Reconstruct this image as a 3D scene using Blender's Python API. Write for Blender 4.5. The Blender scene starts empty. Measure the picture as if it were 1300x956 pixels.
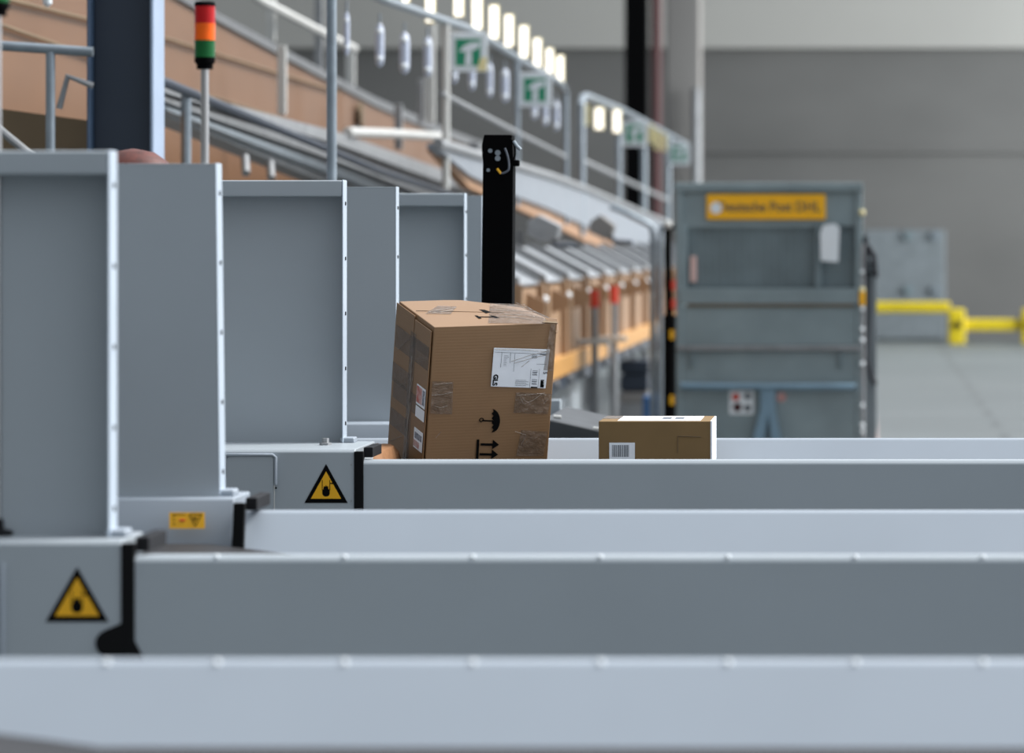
import bpy, bmesh, math, random
from mathutils import Vector, Matrix, Euler
random.seed(4)
R = math.radians
F = 5000.0; CX = 1100.0; CY = 308.0; EYE = 1.6
C = bpy.context.scene.collection

def P(px, py, D):                                   # a point of the hall seen at px, py, D metres from the camera plane
    return Vector(((px - CX) / F * D, D, EYE - (py - CY) / F * D))
def onplane(px, py, X):                             # the same for a vertical plane running away from the camera at x = X
    D = X * F / (px - CX)
    return Vector((X, D, EYE - (py - CY) / F * D))

# ---------------------------------------------------------------- materials
def lin(c):
    return tuple(((v/255.0)/12.92 if v/255.0 <= .04045 else ((v/255.0 + .055)/1.055)**2.4) for v in c)
def mat(name, col, rough=.5, metal=0.0, var=.06, scale=6.0, spec=.5, bump=0.0, emit=0.0, stretch=(1, 1, 1), coat=0.0, col2=None):
    m = bpy.data.materials.new(name); m.use_nodes = True
    nt = m.node_tree; b = nt.nodes['Principled BSDF']
    c = lin(col)
    tc = nt.nodes.new('ShaderNodeTexCoord'); mp = nt.nodes.new('ShaderNodeMapping'); mp.inputs['Scale'].default_value = stretch
    nz = nt.nodes.new('ShaderNodeTexNoise'); nz.inputs['Scale'].default_value = scale; nz.inputs['Detail'].default_value = 4
    nt.links.new(tc.outputs['Object'], mp.inputs['Vector']); nt.links.new(mp.outputs['Vector'], nz.inputs['Vector'])
    mx = nt.nodes.new('ShaderNodeMix'); mx.data_type = 'RGBA'
    d = lin(col2) if col2 else tuple(v*(1 - 2*var) for v in c)
    mr = nt.nodes.new('ShaderNodeMapRange'); mr.inputs['From Min'].default_value = .3; mr.inputs['From Max'].default_value = .7
    nt.links.new(nz.outputs['Fac'], mr.inputs['Value']); nt.links.new(mr.outputs['Result'], mx.inputs['Factor'])
    mx.inputs['A'].default_value = (*c, 1); mx.inputs['B'].default_value = (*d, 1)
    nt.links.new(mx.outputs['Result'], b.inputs['Base Color'])
    b.inputs['Roughness'].default_value = rough; b.inputs['Metallic'].default_value = metal
    b.inputs['Specular IOR Level'].default_value = spec
    if coat: b.inputs['Coat Weight'].default_value = coat
    if bump:
        bp = nt.nodes.new('ShaderNodeBump'); bp.inputs['Strength'].default_value = bump; bp.inputs['Distance'].default_value = .01
        nt.links.new(nz.outputs['Fac'], bp.inputs['Height']); nt.links.new(bp.outputs['Normal'], b.inputs['Normal'])
    if emit:
        b.inputs['Emission Color'].default_value = (*c, 1); b.inputs['Emission Strength'].default_value = emit
    return m
M = {}
M['grey'] = mat('painted_grey_sheet', (159, 167, 173), .42, var=.03, scale=3)
M['grey_light'] = mat('painted_light_grey_sheet', (152, 161, 171), .4, var=.03, scale=3)
M['alu'] = mat('pale_lacquered_edge', (182, 194, 206), .35, var=.03)  # paler than the guard sheet: light on the right edges put into colour
M['rubber'] = mat('black_rubber', (4, 5, 7), .7, var=.1, spec=.2)
M['belt'] = mat('belt_rubber', (38, 37, 39), .6, var=.1, scale=20)
M['steel'] = mat('galvanised_steel', (150, 160, 168), .38, .55, var=.12, scale=14)
M['steel_dull'] = mat('dull_steel', (150, 152, 154), .5, .3, var=.12, scale=9)
M['darksteel'] = mat('dark_worn_steel', (74, 77, 80), .6, .2, var=.2)
M['pale'] = mat('pale_paint', (196, 196, 192), .5, var=.05)
M['fascia'] = mat('fascia_paint', (132, 138, 146), .5, .1)
M['chrome'] = mat('polished_tube', (190, 188, 186), .22, .95, var=.02)
M['trimgrey'] = mat('trim_grey', (98, 100, 102), .6)
M['navy2'] = mat('mid_blue_steel', (74, 94, 118), .5)  # pillar steel again, coloured as partly lit
M['ply3'] = mat('light_plywood_strip', (170, 128, 92), .6, var=.07, scale=2)
M['slide'] = mat('stainless_slide', (190, 194, 198), .32, .6, var=.15, scale=5, stretch=(1, 6, 1))
M['ply'] = mat('plywood_sheet', (114, 80, 52), .6, var=.07, scale=2, stretch=(1, .5, 2))
M['ply2'] = mat('plywood_board', (160, 128, 98), .6, var=.08, scale=4, stretch=(6, 6, 1))
M['plydark'] = mat('dark_hardboard', (124, 104, 78), .7, var=.12, scale=3)  # dark brown for seams and print, and for shade on the left plywood
M['timber'] = mat('yellow_timber', (194, 143, 76), .55, var=.12, scale=4, stretch=(4, 1, 6))
M['kraft'] = mat('corrugated_cardboard', (140, 108, 76), .5, var=.025, scale=7, stretch=(1, 1, 2), spec=.55)
M['kraft2'] = mat('brown_cardboard', (132, 108, 74), .75, var=.05, scale=10, spec=.2)
M['kraft3'] = mat('kraft_paper', (152, 108, 72), .7, var=.16, scale=16, spec=.3, bump=.5)
M['ink'] = mat('black_ink', (5, 5, 6), .8, var=.05, spec=.1)
M['paper'] = mat('white_paper', (240, 245, 252), .5, var=.03, scale=30)
M['greyink'] = mat('grey_print', (88, 94, 104), .6, var=.1, scale=90)
M['dark_print'] = mat('blotchy_print', (60, 62, 70), .6, var=.4, scale=160, col2=(170, 176, 190))
M['redprint'] = mat('red_print', (178, 74, 56), .5, var=.3, scale=60, col2=(205, 190, 188))
M['yellow'] = mat('warning_yellow', (232, 172, 12), .5, var=.03, scale=20)
M['bar_yellow'] = mat('barrier_yellow', (208, 184, 18), .45, var=.08)
M['post_yellow'] = mat('sign_yellow', (252, 186, 4), .5, var=.04)
M['black'] = mat('black_powder_coat', (1, 1, 2), .8, var=.1, spec=.08)
M['blackpl'] = mat('black_plastic', (20, 20, 24), .6, var=.1, spec=.25)
M['red'] = mat('red_lens', (196, 18, 22), .25, var=.1, scale=40, spec=.3)
M['orange'] = mat('orange_lens', (255, 104, 12), .25, var=.08, scale=40, spec=.3)
M['green'] = mat('green_lens', (12, 96, 44), .25, var=.1, scale=40, spec=.3)
M['redpaint'] = mat('red_paint', (210, 62, 40), .5)
M['darkred'] = mat('dark_red_pipe', (62, 8, 10), .5)
M['navy'] = mat('dark_blue_steel', (40, 50, 64), .5, var=.08, scale=2)
M['navy_light'] = mat('pale_blue_steel', (150, 166, 188), .45, var=.05)  # pillar steel again, coloured as fully lit
M['cart'] = mat('grey_green_sheet', (132, 147, 151), .55, var=.1, scale=4)
M['cart_in'] = mat('grey_green_mesh', (116, 131, 136), .6, var=.14, scale=5)
M['cart_blue'] = mat('grey_blue_tube', (120, 148, 166), .45, var=.08)
M['strap'] = mat('black_webbing', (26, 28, 36), .8)
M['blue'] = mat('blue_plastic', (50, 96, 146), .5)
M['bluegrey'] = mat('blue_grey_cabinet', (118, 125, 129), .5, var=.1)
M['signgreen'] = mat('sign_green', (22, 138, 100), .45, var=.02)
M['signwhite'] = mat('sign_white', (226, 232, 236), .45, var=.02)
M['cream'] = mat('cream_plastic', (240, 226, 170), .5)
M['lamp'] = mat('backlit_white_plate', (255, 248, 232), .4, emit=1.8, var=.0)
M['clear'] = mat('milky_plastic', (196, 204, 222), .3, var=.06)
M['concrete'] = mat('grey_concrete', (104, 103, 101), .8, var=.1, scale=.35, stretch=(1, 1, 2))
M['band'] = mat('light_wall_cladding', (162, 160, 155), .7, var=.04, scale=.4)
M['colm'] = mat('column_concrete', (132, 129, 126), .8, var=.06, scale=.6)
M['darkwall'] = mat('dark_wall_sheet', (92, 91, 88), .8, var=.05, scale=.4)
M['pink'] = mat('pink_marking', (222, 188, 180), .6)
M['skin'] = mat('skin', (186, 116, 92), .5, var=.05)
M['hair'] = mat('reddish_brown_hair', (96, 44, 34), .6, var=.25, scale=60)
M['shirt'] = mat('dark_work_clothes', (24, 26, 34), .85)
M['white_ink'] = mat('white_ink', (230, 232, 236), .5)

def tape_mat():
    m = mat('clear_parcel_tape', (150, 132, 118), .16, var=.25, scale=55, spec=.9, bump=1.0)
    m.node_tree.nodes['Principled BSDF'].inputs['Alpha'].default_value = .26
    return m
M['tape'] = tape_mat()
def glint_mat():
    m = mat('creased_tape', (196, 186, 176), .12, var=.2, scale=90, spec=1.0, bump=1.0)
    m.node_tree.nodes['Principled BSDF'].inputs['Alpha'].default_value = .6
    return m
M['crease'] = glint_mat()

def floor_mat():
    m = mat('polished_concrete_floor', (94, 100, 101), .5, var=.07, scale=.5, spec=.5)
    nt = m.node_tree; b = nt.nodes['Principled BSDF']
    br = nt.nodes.new('ShaderNodeTexBrick'); br.inputs['Scale'].default_value = .22; br.inputs['Mortar Size'].default_value = .01
    br.inputs['Color1'].default_value = (1, 1, 1, 1); br.inputs['Color2'].default_value = (.82, .84, .84, 1); br.inputs['Mortar'].default_value = (.6, .6, .6, 1)
    tc = nt.nodes.new('ShaderNodeTexCoord'); nt.links.new(tc.outputs['Object'], br.inputs['Vector'])
    mx = nt.nodes.new('ShaderNodeMix'); mx.data_type = 'RGBA'; mx.blend_type = 'MULTIPLY'; mx.inputs['Factor'].default_value = 1
    src = b.inputs['Base Color'].links[0].from_socket
    nt.links.new(src, mx.inputs['A']); nt.links.new(br.outputs['Color'], mx.inputs['B']); nt.links.new(mx.outputs['Result'], b.inputs['Base Color'])
    return m
M['floor'] = floor_mat()
def card_mat(m):                                    # faint corrugation lines
    nt = m.node_tree; b = nt.nodes['Principled BSDF']
    w = nt.nodes.new('ShaderNodeTexWave'); w.bands_direction = 'Z'; w.inputs['Scale'].default_value = 38; w.inputs['Distortion'].default_value = .1
    tc = nt.nodes.new('ShaderNodeTexCoord'); nt.links.new(tc.outputs['Object'], w.inputs['Vector'])
    bp = nt.nodes.new('ShaderNodeBump'); bp.inputs['Strength'].default_value = .05; bp.inputs['Distance'].default_value = .002
    nt.links.new(w.outputs['Fac'], bp.inputs['Height']); nt.links.new(bp.outputs['Normal'], b.inputs['Normal'])
card_mat(M['kraft'])

# ---------------------------------------------------------------- mesh building
ORG = {}
class MB:
    def __init__(s): s.bm = bmesh.new()
    def poly_prism(s, pts, off):                    # polygon (list of Vectors) swept by vector off
        a = [s.bm.verts.new(p) for p in pts]; b = [s.bm.verts.new(Vector(p) + Vector(off)) for p in pts]
        n = len(pts)
        s.bm.faces.new(a); s.bm.faces.new(b[::-1])
        for i in range(n): s.bm.faces.new((a[i], a[(i+1) % n], b[(i+1) % n], b[i]))
        return s
    def box(s, x0, x1, y0, y1, z0, z1):
        return s.poly_prism([Vector((x0, y0, z0)), Vector((x1, y0, z0)), Vector((x1, y1, z0)), Vector((x0, y1, z0))], (0, 0, z1 - z0))
    def tube(s, pts, r, seg=10, r2=None):
        pts = [Vector(p) for p in pts]; n = len(pts); rings = []; ref = None
        for i, p in enumerate(pts):
            t = (pts[min(i+1, n-1)] - pts[max(i-1, 0)]).normalized()
            if ref is None: ref = Vector((0, 0, 1)) if abs(t.z) < .9 else Vector((1, 0, 0))
            a = (ref - t*ref.dot(t)).normalized(); b = t.cross(a); ref = a
            rr = r if r2 is None else r + (r2 - r)*i/(n-1)
            rings.append([s.bm.verts.new(p + (a*math.cos(2*math.pi*k/seg) + b*math.sin(2*math.pi*k/seg))*rr) for k in range(seg)])
        for i in range(n-1):
            for k in range(seg):
                s.bm.faces.new((rings[i][k], rings[i][(k+1) % seg], rings[i+1][(k+1) % seg], rings[i+1][k]))
        s.bm.faces.new(rings[0][::-1]); s.bm.faces.new(rings[-1])
        return s
    def lathe(s, c, prof, seg=24):                  # prof: (radius, height) about a vertical axis at c
        c = Vector(c); rings = []
        for r, h in prof:
            rings.append([s.bm.verts.new(c + Vector((r*math.cos(2*math.pi*k/seg), r*math.sin(2*math.pi*k/seg), h))) for k in range(seg)])
        for i in range(len(rings)-1):
            for k in range(seg): s.bm.faces.new((rings[i][k], rings[i][(k+1) % seg], rings[i+1][(k+1) % seg], rings[i+1][k]))
        s.bm.faces.new(rings[0][::-1]); s.bm.faces.new(rings[-1])
        return s
    def ball(s, c, r):
        return s.lathe(c, [(r*math.sin(math.pi*k/8) + 1e-5, -r*math.cos(math.pi*k/8)) for k in range(9)], 12)
    def strip(s, top, bot, off):                    # ribbon between two polylines, given thickness off
        return s.poly_prism(list(top) + list(bot)[::-1], off)
    def build(s, name, m, parent=None, bevel=0, smooth=False, seg=2):
        o_ = ORG.get(parent.name, Vector((0, 0, 0))) if parent else Vector((0, 0, 0))
        bmesh.ops.recalc_face_normals(s.bm, faces=s.bm.faces)
        if o_.length: bmesh.ops.translate(s.bm, verts=s.bm.verts, vec=-o_)
        me = bpy.data.meshes.new(name); s.bm.to_mesh(me); s.bm.free()
        me.materials.append(m)
        if smooth:
            for p in me.polygons: p.use_smooth = True
        o = bpy.data.objects.new(name, me); C.objects.link(o)
        if parent: o.parent = parent; ORG[o.name] = o_
        if bevel:
            md = o.modifiers.new('bevel', 'BEVEL'); md.width = bevel; md.segments = seg; md.limit_method = 'ANGLE'; md.angle_limit = R(35)
            for p in me.polygons: p.use_smooth = True
            wn = o.modifiers.new('wn', 'WEIGHTED_NORMAL'); wn.keep_sharp = True
        elif smooth:
            es = o.modifiers.new('es', 'EDGE_SPLIT'); es.split_angle = R(40)
        return o
def tag(o, label, cat, group=None, kind=None):
    o['label'] = label; o['category'] = cat
    if group: o['group'] = group
    if kind: o['kind'] = kind
    return o
def thing(name, loc, label, cat, group=None, rot=None):
    o = bpy.data.objects.new(name, None); C.objects.link(o); o.location = loc
    o.empty_display_size = .1
    if rot is not None: o.rotation_euler = rot; ORG[o.name] = Vector((0, 0, 0))
    else: ORG[o.name] = Vector(loc)
    return tag(o, label, cat, group)
def kids(o): return [c for c in bpy.data.objects if c.parent == o]
def copy_tree(o, loc=None, parent=None):
    c = o.copy(); C.objects.link(c)
    if parent: c.parent = parent
    if loc is not None: c.location = loc
    for ch in kids(o): copy_tree(ch, None, c)
    return c
def struct(name, mb, m, **k):
    o = mb.build(name, m, **k); o['kind'] = 'structure'; return o
def text(name, body, size, m, parent, matrix, ext=.0004, bold=0.0, xs=1.0):
    cu = bpy.data.curves.new(name, 'FONT'); cu.body = body; cu.size = size; cu.extrude = ext; cu.align_x = 'CENTER'; cu.align_y = 'CENTER'
    cu.offset = bold; cu.materials.append(m)
    o = bpy.data.objects.new(name, cu); C.objects.link(o); o.parent = parent
    o.matrix_local = matrix @ Matrix.Diagonal((xs, 1, 1, 1))
    o.parent = None; bpy.context.view_layer.update()
    me = bpy.data.meshes.new_from_object(o.evaluated_get(bpy.context.evaluated_depsgraph_get()))
    ml = o.matrix_local.copy(); bpy.data.objects.remove(o)
    o = bpy.data.objects.new(name, me); C.objects.link(o); o.parent = parent; o.matrix_local = matrix @ Matrix.Diagonal((xs, 1, 1, 1))
    if not me.materials: me.materials.append(m)
    return o
def frame(o, x, y):                                 # matrix with local x,y along given directions
    x = Vector(x).normalized(); y = Vector(y).normalized(); z = x.cross(y)
    m = Matrix((x, y, z)).transposed().to_4x4(); m.translation = o
    return m

# ---------------------------------------------------------------- the hall
DW = 64.5
struct('floor', MB().box(-22, 26, -1.5, DW, -.2, 0), M['floor'])
zb = P(0, 62, DW).z
struct('wall_back', MB().box(-22, 26, DW, DW + .4, 0, zb), M['concrete'])
struct('trim_1', MB().box(-22, 26, DW - .12, DW + .4, zb, zb + 5), M['band'], bevel=.02)
zl = P(0, 190, DW).z
struct('trim_2', MB().box(P(888, 0, DW).x, 26, DW - .06, DW, zl - .05, zl + .06), M['concrete'])
struct('trim_3', MB().box(P(845, 0, 61).x, P(889, 0, 61).x, 61, 61.6, 0, 9), M['colm'], bevel=.04)
struct('trim_4', MB().box(P(793, 0, 60).x, P(822, 0, 60).x, 60, 60.4, 0, 9), M['black'], bevel=.02)
tag(MB().tube([Vector((P(833, 0, 59.5).x, 59.5, 0)), P(833, -80, 59.5)], .08, 12).build('pipe', M['darkred'], smooth=True), 'dark red vertical pipe beside the black column on back wall', 'pipe')
tag(MB().tube([Vector((P(884, 0, 60.8).x, 60.8, 0)), P(884, 112, 60.8)], .07, 12).build('conduit', M['steel_dull'], smooth=True), 'pale grey conduit standing up the right edge of the concrete column', 'pipe')
# doorway panel low on the back wall with its fixings
dp = thing('wall_panel', (P(1150, 0, DW - .1).x, DW - .1, 0), 'large smooth grey panel low on the back wall above the yellow barrier', 'panel')
MB().box(P(1096, 0, DW).x, P(1200, 0, DW).x, DW - .12, DW - .01, .02, P(0, 292, DW).z).build('sheet', M['bluegrey'], dp, bevel=.02)
for px, py, mm in ((1188, 299, 'steel'), (1188, 368, 'steel'), (1154, 368, 'cart_in'), (1154, 299, 'cart_in')):
    c = P(px, py, DW - .14); MB().tube([c, c + Vector((0, -.06, 0))], .075, 14).build('bolt', M[mm], dp, smooth=True)
# yellow crash barriers
b1 = thing('crash_barrier', (P(1160, 0, 62.6).x, 62.6, 0), 'higher yellow crash barrier rail, left of the yellow post near back wall', 'barrier', 'yellow crash barriers by the back wall')
MB().box(P(1085, 0, 62.6).x, P(1206, 0, 62.6).x, 62.5, 62.62, P(0, 397, 62.6).z, P(0, 383, 62.6).z).build('rail', M['bar_yellow'], b1, bevel=.03)
MB().box(P(1088, 0, 62.6).x, P(1098, 0, 62.6).x, 62.6, 62.75, 0, P(0, 383, 62.6).z).build('post', M['bar_yellow'], b1, bevel=.02)
b2 = thing('crash_barrier', (P(1250, 0, 62).x, 62, 0), 'lower yellow crash barrier with two posts at the right edge', 'barrier', 'yellow crash barriers by the back wall')
MB().box(P(1222, 0, 62).x, P(1298, 0, 62).x, 61.95, 62.07, P(0, 420, 62).z, P(0, 405, 62).z).build('rail', M['bar_yellow'], b2, bevel=.03)
for a, b in ((1204, 1225), (1297, 1318)):
    o = MB().box(P(a, 0, 62).x, P(b, 0, 62).x, 61.85, 62.15, 0, P(0, 392, 62).z).build('post', M['bar_yellow'], b2, bevel=.03)
    c = P((a+b)/2 + 2, 412, 61.84); MB().tube([c, c + Vector((0, -.03, 0))], .06, 12).build('hole_cap', M['blackpl'], o, smooth=True)
tag(MB().box(.0, .09, 20, 44, .001, .004).build('floor_marking', M['pink']), 'pale pink marking line on the floor beside the grey-green roll container', 'floor marking')

# ---------------------------------------------------------------- belt conveyors
ZR = EYE - .555; ZH = EYE - .527; ZT = EYE + .163; FLOOR = 0
def guard(parent, y, xr, x0, outward, th=.07, label=None, tilt=0.0, xlow=None):
    xl = xr if xlow is None else xlow               # right edge may lean outward towards the foot
    rim = .042
    s = -1 if outward else 1                        # outward: the open tray faces the camera
    yb0, yb1 = (y + th - .008, y + th) if outward else (y, y + .008)
    def xr_at(z): return xl + (xr - xl)*(z - ZH)/(ZT - ZH)
    mb = MB()
    # sheet
    e_ = .002; mb.poly_prism([Vector((x0, yb0, ZH)), Vector((xr_at(ZH) - e_, yb0, ZH)), Vector((xr_at(ZT) - e_, yb0, ZT - .002)), Vector((x0, yb0, ZT - .002))], (0, .008, 0))
    g = mb.build('guard_panel', M['grey'], parent)
    w_ = .004 if outward else .002
    MB().box(x0, xr - w_, y, y + th, ZT - (rim if outward else .0018), ZT + .001).build('top_rim', M['grey'], parent, bevel=.004 if outward else .0008)
    w = .004 if outward else .002
    q = [Vector((xr_at(ZH) - w, y, ZH)), Vector((xr_at(ZH), y, ZH)), Vector((xr_at(ZT), y, ZT + .002)), Vector((xr_at(ZT) - w, y, ZT + .002))]
    r_ = MB().poly_prism(q, (0, th, 0)).build('side_rim', M['alu'], parent, bevel=.002)
    for k in range(5):
        z = ZT - .06 - k*.145
        c = Vector((xr_at(z), y + th*.5, z)); MB().tube([c, c + Vector((.0025, 0, 0))], .005, 10).build('screw', M['blackpl'], r_, smooth=True)
    # foot bracket
    c = xr_at(ZH)
    MB().box(c - .01, c + .028, y + .004, y + th - .004, ZH - .001, ZH + .014).build('foot_bracket', M['grey_light'], parent, bevel=.004)
    return g
def rail(parent, yo, x0, x1, inner, name='side_rail'):
    prof = [(0, -.33), (0, -.009), (.009, 0), (.045, 0), (.05, -.006), (.05, -.33)]
    if inner:                                       # sheet-metal side guide sloping down to the belt
        prof = [(-.105, -.13), (-.004, -.006), (.003, 0), (.04, 0), (.046, -.006), (.046, -.33), (-.105, -.33)]
    return MB().poly_prism([Vector((x0, yo + a, ZR + b)) for a, b in prof], (x1 - x0, 0, 0)).build(name, M['grey_light'] if inner else M['grey'], parent, bevel=.004, seg=3)
def rubber(parent, y, x, bulge=False, lean=0.0, top=None):
    z0 = ZR - .2; z1 = ZH - .006; w = .024
    pts = [Vector((x, y, z0)), Vector((x + w, y, z0)), Vector((x + w + lean, y, z1)), Vector((x + lean, y, z1))]
    if bulge:
        pts = [Vector((x + .016, y, ZR - .19))] + [Vector((x - .016 + .03*math.cos(a), y, ZR - .155 + .026*math.sin(a))) for a in [R(d) for d in range(250, 90, -20)]] + \
              [Vector((x, y, ZR - .12)), Vector((x, y, z1)), Vector((x + w, y, z1)), Vector((x + w, y, ZR - .15)), Vector((x + w + .02, y, ZR - .19))]
    o = MB().poly_prism(pts, (0, .02, 0)).build('rubber_seal', M['rubber'], parent, bevel=.002)
    MB().box(x + w + lean - .002, x + w + .022 + lean, y + .02, y + .2, ZR + .006, ZH + .004).build('end_cap', M['blackpl'], parent, bevel=.002)
    return o
def triangle_sign(parent, px, py_top, py_bot, half, y, name='warning_label'):
    a, l, r_ = P(px, py_top, y), P(px - half, py_bot, y), P(px + half, py_bot, y)
    h = a.z - l.z; w = r_.x - l.x; cx = a.x
    def tri(f, dy, zc=None):
        c = Vector((cx, 0, l.z + h*.36)); return [Vector((c.x + (p.x - c.x)*f, y + dy, c.z + (p.z - c.z)*f)) for p in (l, r_, a)]
    s = MB().poly_prism(tri(1, 0), (0, -.0008, 0)).build(name, M['ink'], parent, bevel=.0003)
    s['label'] = 'black and yellow triangular hand-crush warning sticker'
    MB().poly_prism(tri(.70, -.0008), (0, -.0004, 0)).build('yellow_field', M['yellow'], s)
    z0 = l.z; yy = y - .0012
    m = MB()
    hw = w*.088; zc = z0 + h*.25                     # glove between two rollers
    pts = [Vector((cx + hw*math.cos(t), yy, zc + hw*.9*math.sin(t))) for t in [math.pi + math.pi*k/10 for k in range(11)]]
    pts += [Vector((cx + hw, yy, zc + h*.08)), Vector((cx + hw*.6, yy, zc + h*.12)), Vector((cx + hw*.55, yy, zc + h*.19)), Vector((cx + hw*.25, yy, zc + h*.17)),
            Vector((cx, yy, zc + h*.21)), Vector((cx - hw*.25, yy, zc + h*.17)), Vector((cx - hw*.6, yy, zc + h*.18)), Vector((cx - hw*.7, yy, zc + h*.11)), Vector((cx - hw, yy, zc + h*.07))]
    m.poly_prism(pts, (0, -.0003, 0))
    for sx in (-1, 1): m.box(cx + sx*hw - w*.008, cx + sx*hw + w*.008, yy - .0003, yy, zc + h*.08, zc + h*.34)
    m.box(cx + hw, cx + hw*2.1, yy - .0003, yy, zc + h*.24, zc + h*.265)
    m.poly_prism([Vector((cx + hw*1.1, yy, zc + h*.25)), Vector((cx + hw*1.8, yy, zc + h*.225)), Vector((cx + hw*1.8, yy, zc + h*.285))], (0, -.0003, 0))
    m.build('pictogram', M['ink'], s)
    return s
def legs(parent, ys, xs):
    for x in xs:
        for y in ys:
            MB().box(x - .03, x + .03, y - .03, y + .03, 0, ZR - .3).build('leg', M['grey'], parent, bevel=.004)
XE = 2.6
def belt(parent, y0, y1, x0=-2.3, x1=XE):
    zf = EYE - .66
    pts = [Vector((x0, y0, EYE - .608)), Vector((-1.34, y0, EYE - .616)), Vector((-1.0, y0, zf + .002)), Vector((x1, y0, zf)),
           Vector((x1, y0, zf - .06)), Vector((-1.0, y0, zf - .06)), Vector((x0, y0, EYE - .668))]
    return MB().poly_prism(pts, (0, y1 - y0, 0)).build('belt', M['belt'], parent, bevel=.006)
def housing(parent, yf, yb, xr, xl=-2.3, inner=False, lean=0.0):
    z0 = ZR - .33
    prof = [(yf, z0), (yf, ZH - .008), (yf + .008, ZH), (yb, ZH), (yb, z0)]
    if inner: prof = [(yf - .05, ZH - .12), (yf - .008, ZH - .006), (yf, ZH), (yb, ZH), (yb, z0), (yf - .05, z0)]
    return MB().poly_prism([Vector((xl, a, b)) for a, b in prof], (xr - xl, 0, 0)).build('housing', M['grey_light'] if inner else M['grey'], parent, bevel=.003)

# conveyor 0: nearest, only its far rail comes into the picture
c0 = thing('belt_conveyor', (0, 4.7, 0), 'nearest grey belt conveyor, pale far side rail along the bottom of the picture', 'conveyor', 'grey belt conveyors')
r0 = rail(c0, 5.22, -2.3, XE, True)
MB().box(-2.3, XE, 4.05, 4.10, ZR - .33, ZR - .16).build('side_rail', M['grey'], c0, bevel=.004)
belt(c0, 4.1, 5.15)
for px in (-25, 135, 275, 437, 600, 762, 924, 1086, 1248):
    c = P(px, 843, 5.22); MB().ball((c.x, 5.222, ZR - .003), .006).build('rail_clip', M['signwhite'], r0, smooth=True)  # white balls: the glints on the rail clips put into colour
legs(c0, (4.12, 5.2), (-2, 0, 2))

# conveyor 1
D1 = 6.98
c1 = thing('belt_conveyor', (0, 7.5, 0), 'second nearest grey belt conveyor, with large blurred warning triangle on its housing', 'conveyor', 'grey belt conveyors')
r1 = rail(c1, D1, P(168, 0, D1).x, XE, False)
for px in (275, 437, 600, 762, 924, 1086, 1248):
    c = P(px, 704, D1); MB().ball((c.x, D1 + .006, ZR - .003), .005).build('rail_clip', M['signwhite'], r1, smooth=True)  # clip glints as white balls, like the nearest rail
x_h1 = P(155, 0, D1).x
housing(c1, D1, D1 + .2, x_h1)
guard(c1, 7.03, P(139.5, 0, 7.03).x, -2.25, True)
rubber(c1, D1 - .004, P(154, 0, D1).x, bulge=True)
tri1 = triangle_sign(c1, 98, 720, 789.5, 40, D1 - .0005)
# raised cover edge at the left of the housing face
MB().tube([P(3, 715, D1 - .004), P(3, 835, D1 - .004)], .0045, 8).build('cover_edge', M['grey_light'], c1, smooth=True)
rail(c1, 8.14, P(303, 0, 8.14).x, XE, True)
housing(c1, 8.14, 8.34, P(298, 0, 8.14).x, inner=True)
guard(c1, 8.17, P(274.5, 0, 8.17).x, -2.25, False, xlow=P(279.5, 0, 8.17).x)
rubber(c1, 8.055, P(291, 0, 8.055).x, lean=.008)
belt(c1, D1 + .05, 8.05)
legs(c1, (D1 + .1, 8.2), (-2, 0, 2))
ys = 8.072
st = MB().poly_prism([P(215, 671, ys), P(260, 671, ys), P(260, 650.5, ys + .008), P(215, 650.5, ys + .008)], (0, -.0012, 0)).build('warning_label', M['yellow'], c1)
st['label'] = 'small yellow rectangular safety sticker'
m = MB()
def yp(px, py): return P(px, py, ys - .0016 + .008*(671 - py)/20.5)
for a, b, w in (((240, 653), (256, 653), 1.2), ((240, 653), (248, 668), 1.2), ((256, 653), (248, 668), 1.2), ((244, 657), (250, 660), 1.5), ((250, 656), (246, 662), 1.5)):
    m.tube([yp(*a), yp(*b)], .0012*w*.6, 4)
for k in range(3): m.tube([yp(220, 655 + 5*k), yp(222, 655 + 5*k)], .0012, 4)
m.tube([yp(219, 653), yp(236, 653)], .0006, 4)
m.build('pictogram', M['ink'], st)
MB().tube([yp(228, 660.5), yp(235, 660.5)], .0022, 6).build('red_mark', M['redpaint'], st)

# conveyor 2 (the big box rides on it)
D3 = 10.05
c3 = thing('belt_conveyor', (0, 10.6, 0), 'third grey belt conveyor, sharp warning triangle on housing, carrying the cardboard boxes', 'conveyor', 'grey belt conveyors')
rail(c3, D3, P(459, 0, D3).x, XE, False)
housing(c3, D3, D3 + .4, P(451, 0, D3).x)
guard(c3, 10.36, P(436, 0, 10.36).x, -2.4, True)
rubber(c3, D3 - .004, P(449.6, 0, D3).x)
triangle_sign(c3, 414, 589, 638.5, 27.5, D3 - .0005)
# access hatch with bright rounded edge
yh = D3 - .006
h_ = MB().poly_prism([P(288, 652, yh), P(347, 652, yh), P(347, 583, yh), P(344, 579.5, yh), P(291, 579.5, yh), P(288, 583, yh)], (0, .006, 0)).build('hatch', M['grey'], c3)
MB().tube([P(284.5, 650, yh), P(284.5, 582, yh), P(287, 577.5, yh), P(346, 577.5, yh), P(350, 580.5, yh), P(350, 615, yh)], .0042, 8).build('hatch_edge', M['grey_light'], h_, smooth=True)
MB().tube([P(348.3, 616, yh), P(348.3, 652, yh)], .0012, 6).build('hatch_seam', M['pale'], h_, smooth=True)
c = P(350.5, 619.5, yh - .001); MB().tube([c, c + Vector((0, -.003, 0))], .0025, 8).build('lock', M['ink'], h_, smooth=True)
for px, py in ((446, 590), (446, 636)):
    c = P(px, py, D3); MB().tube([c, c + Vector((0, -.002, 0))], .0018, 8).build('rivet', M['steel_dull'], c3, smooth=True)
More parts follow.
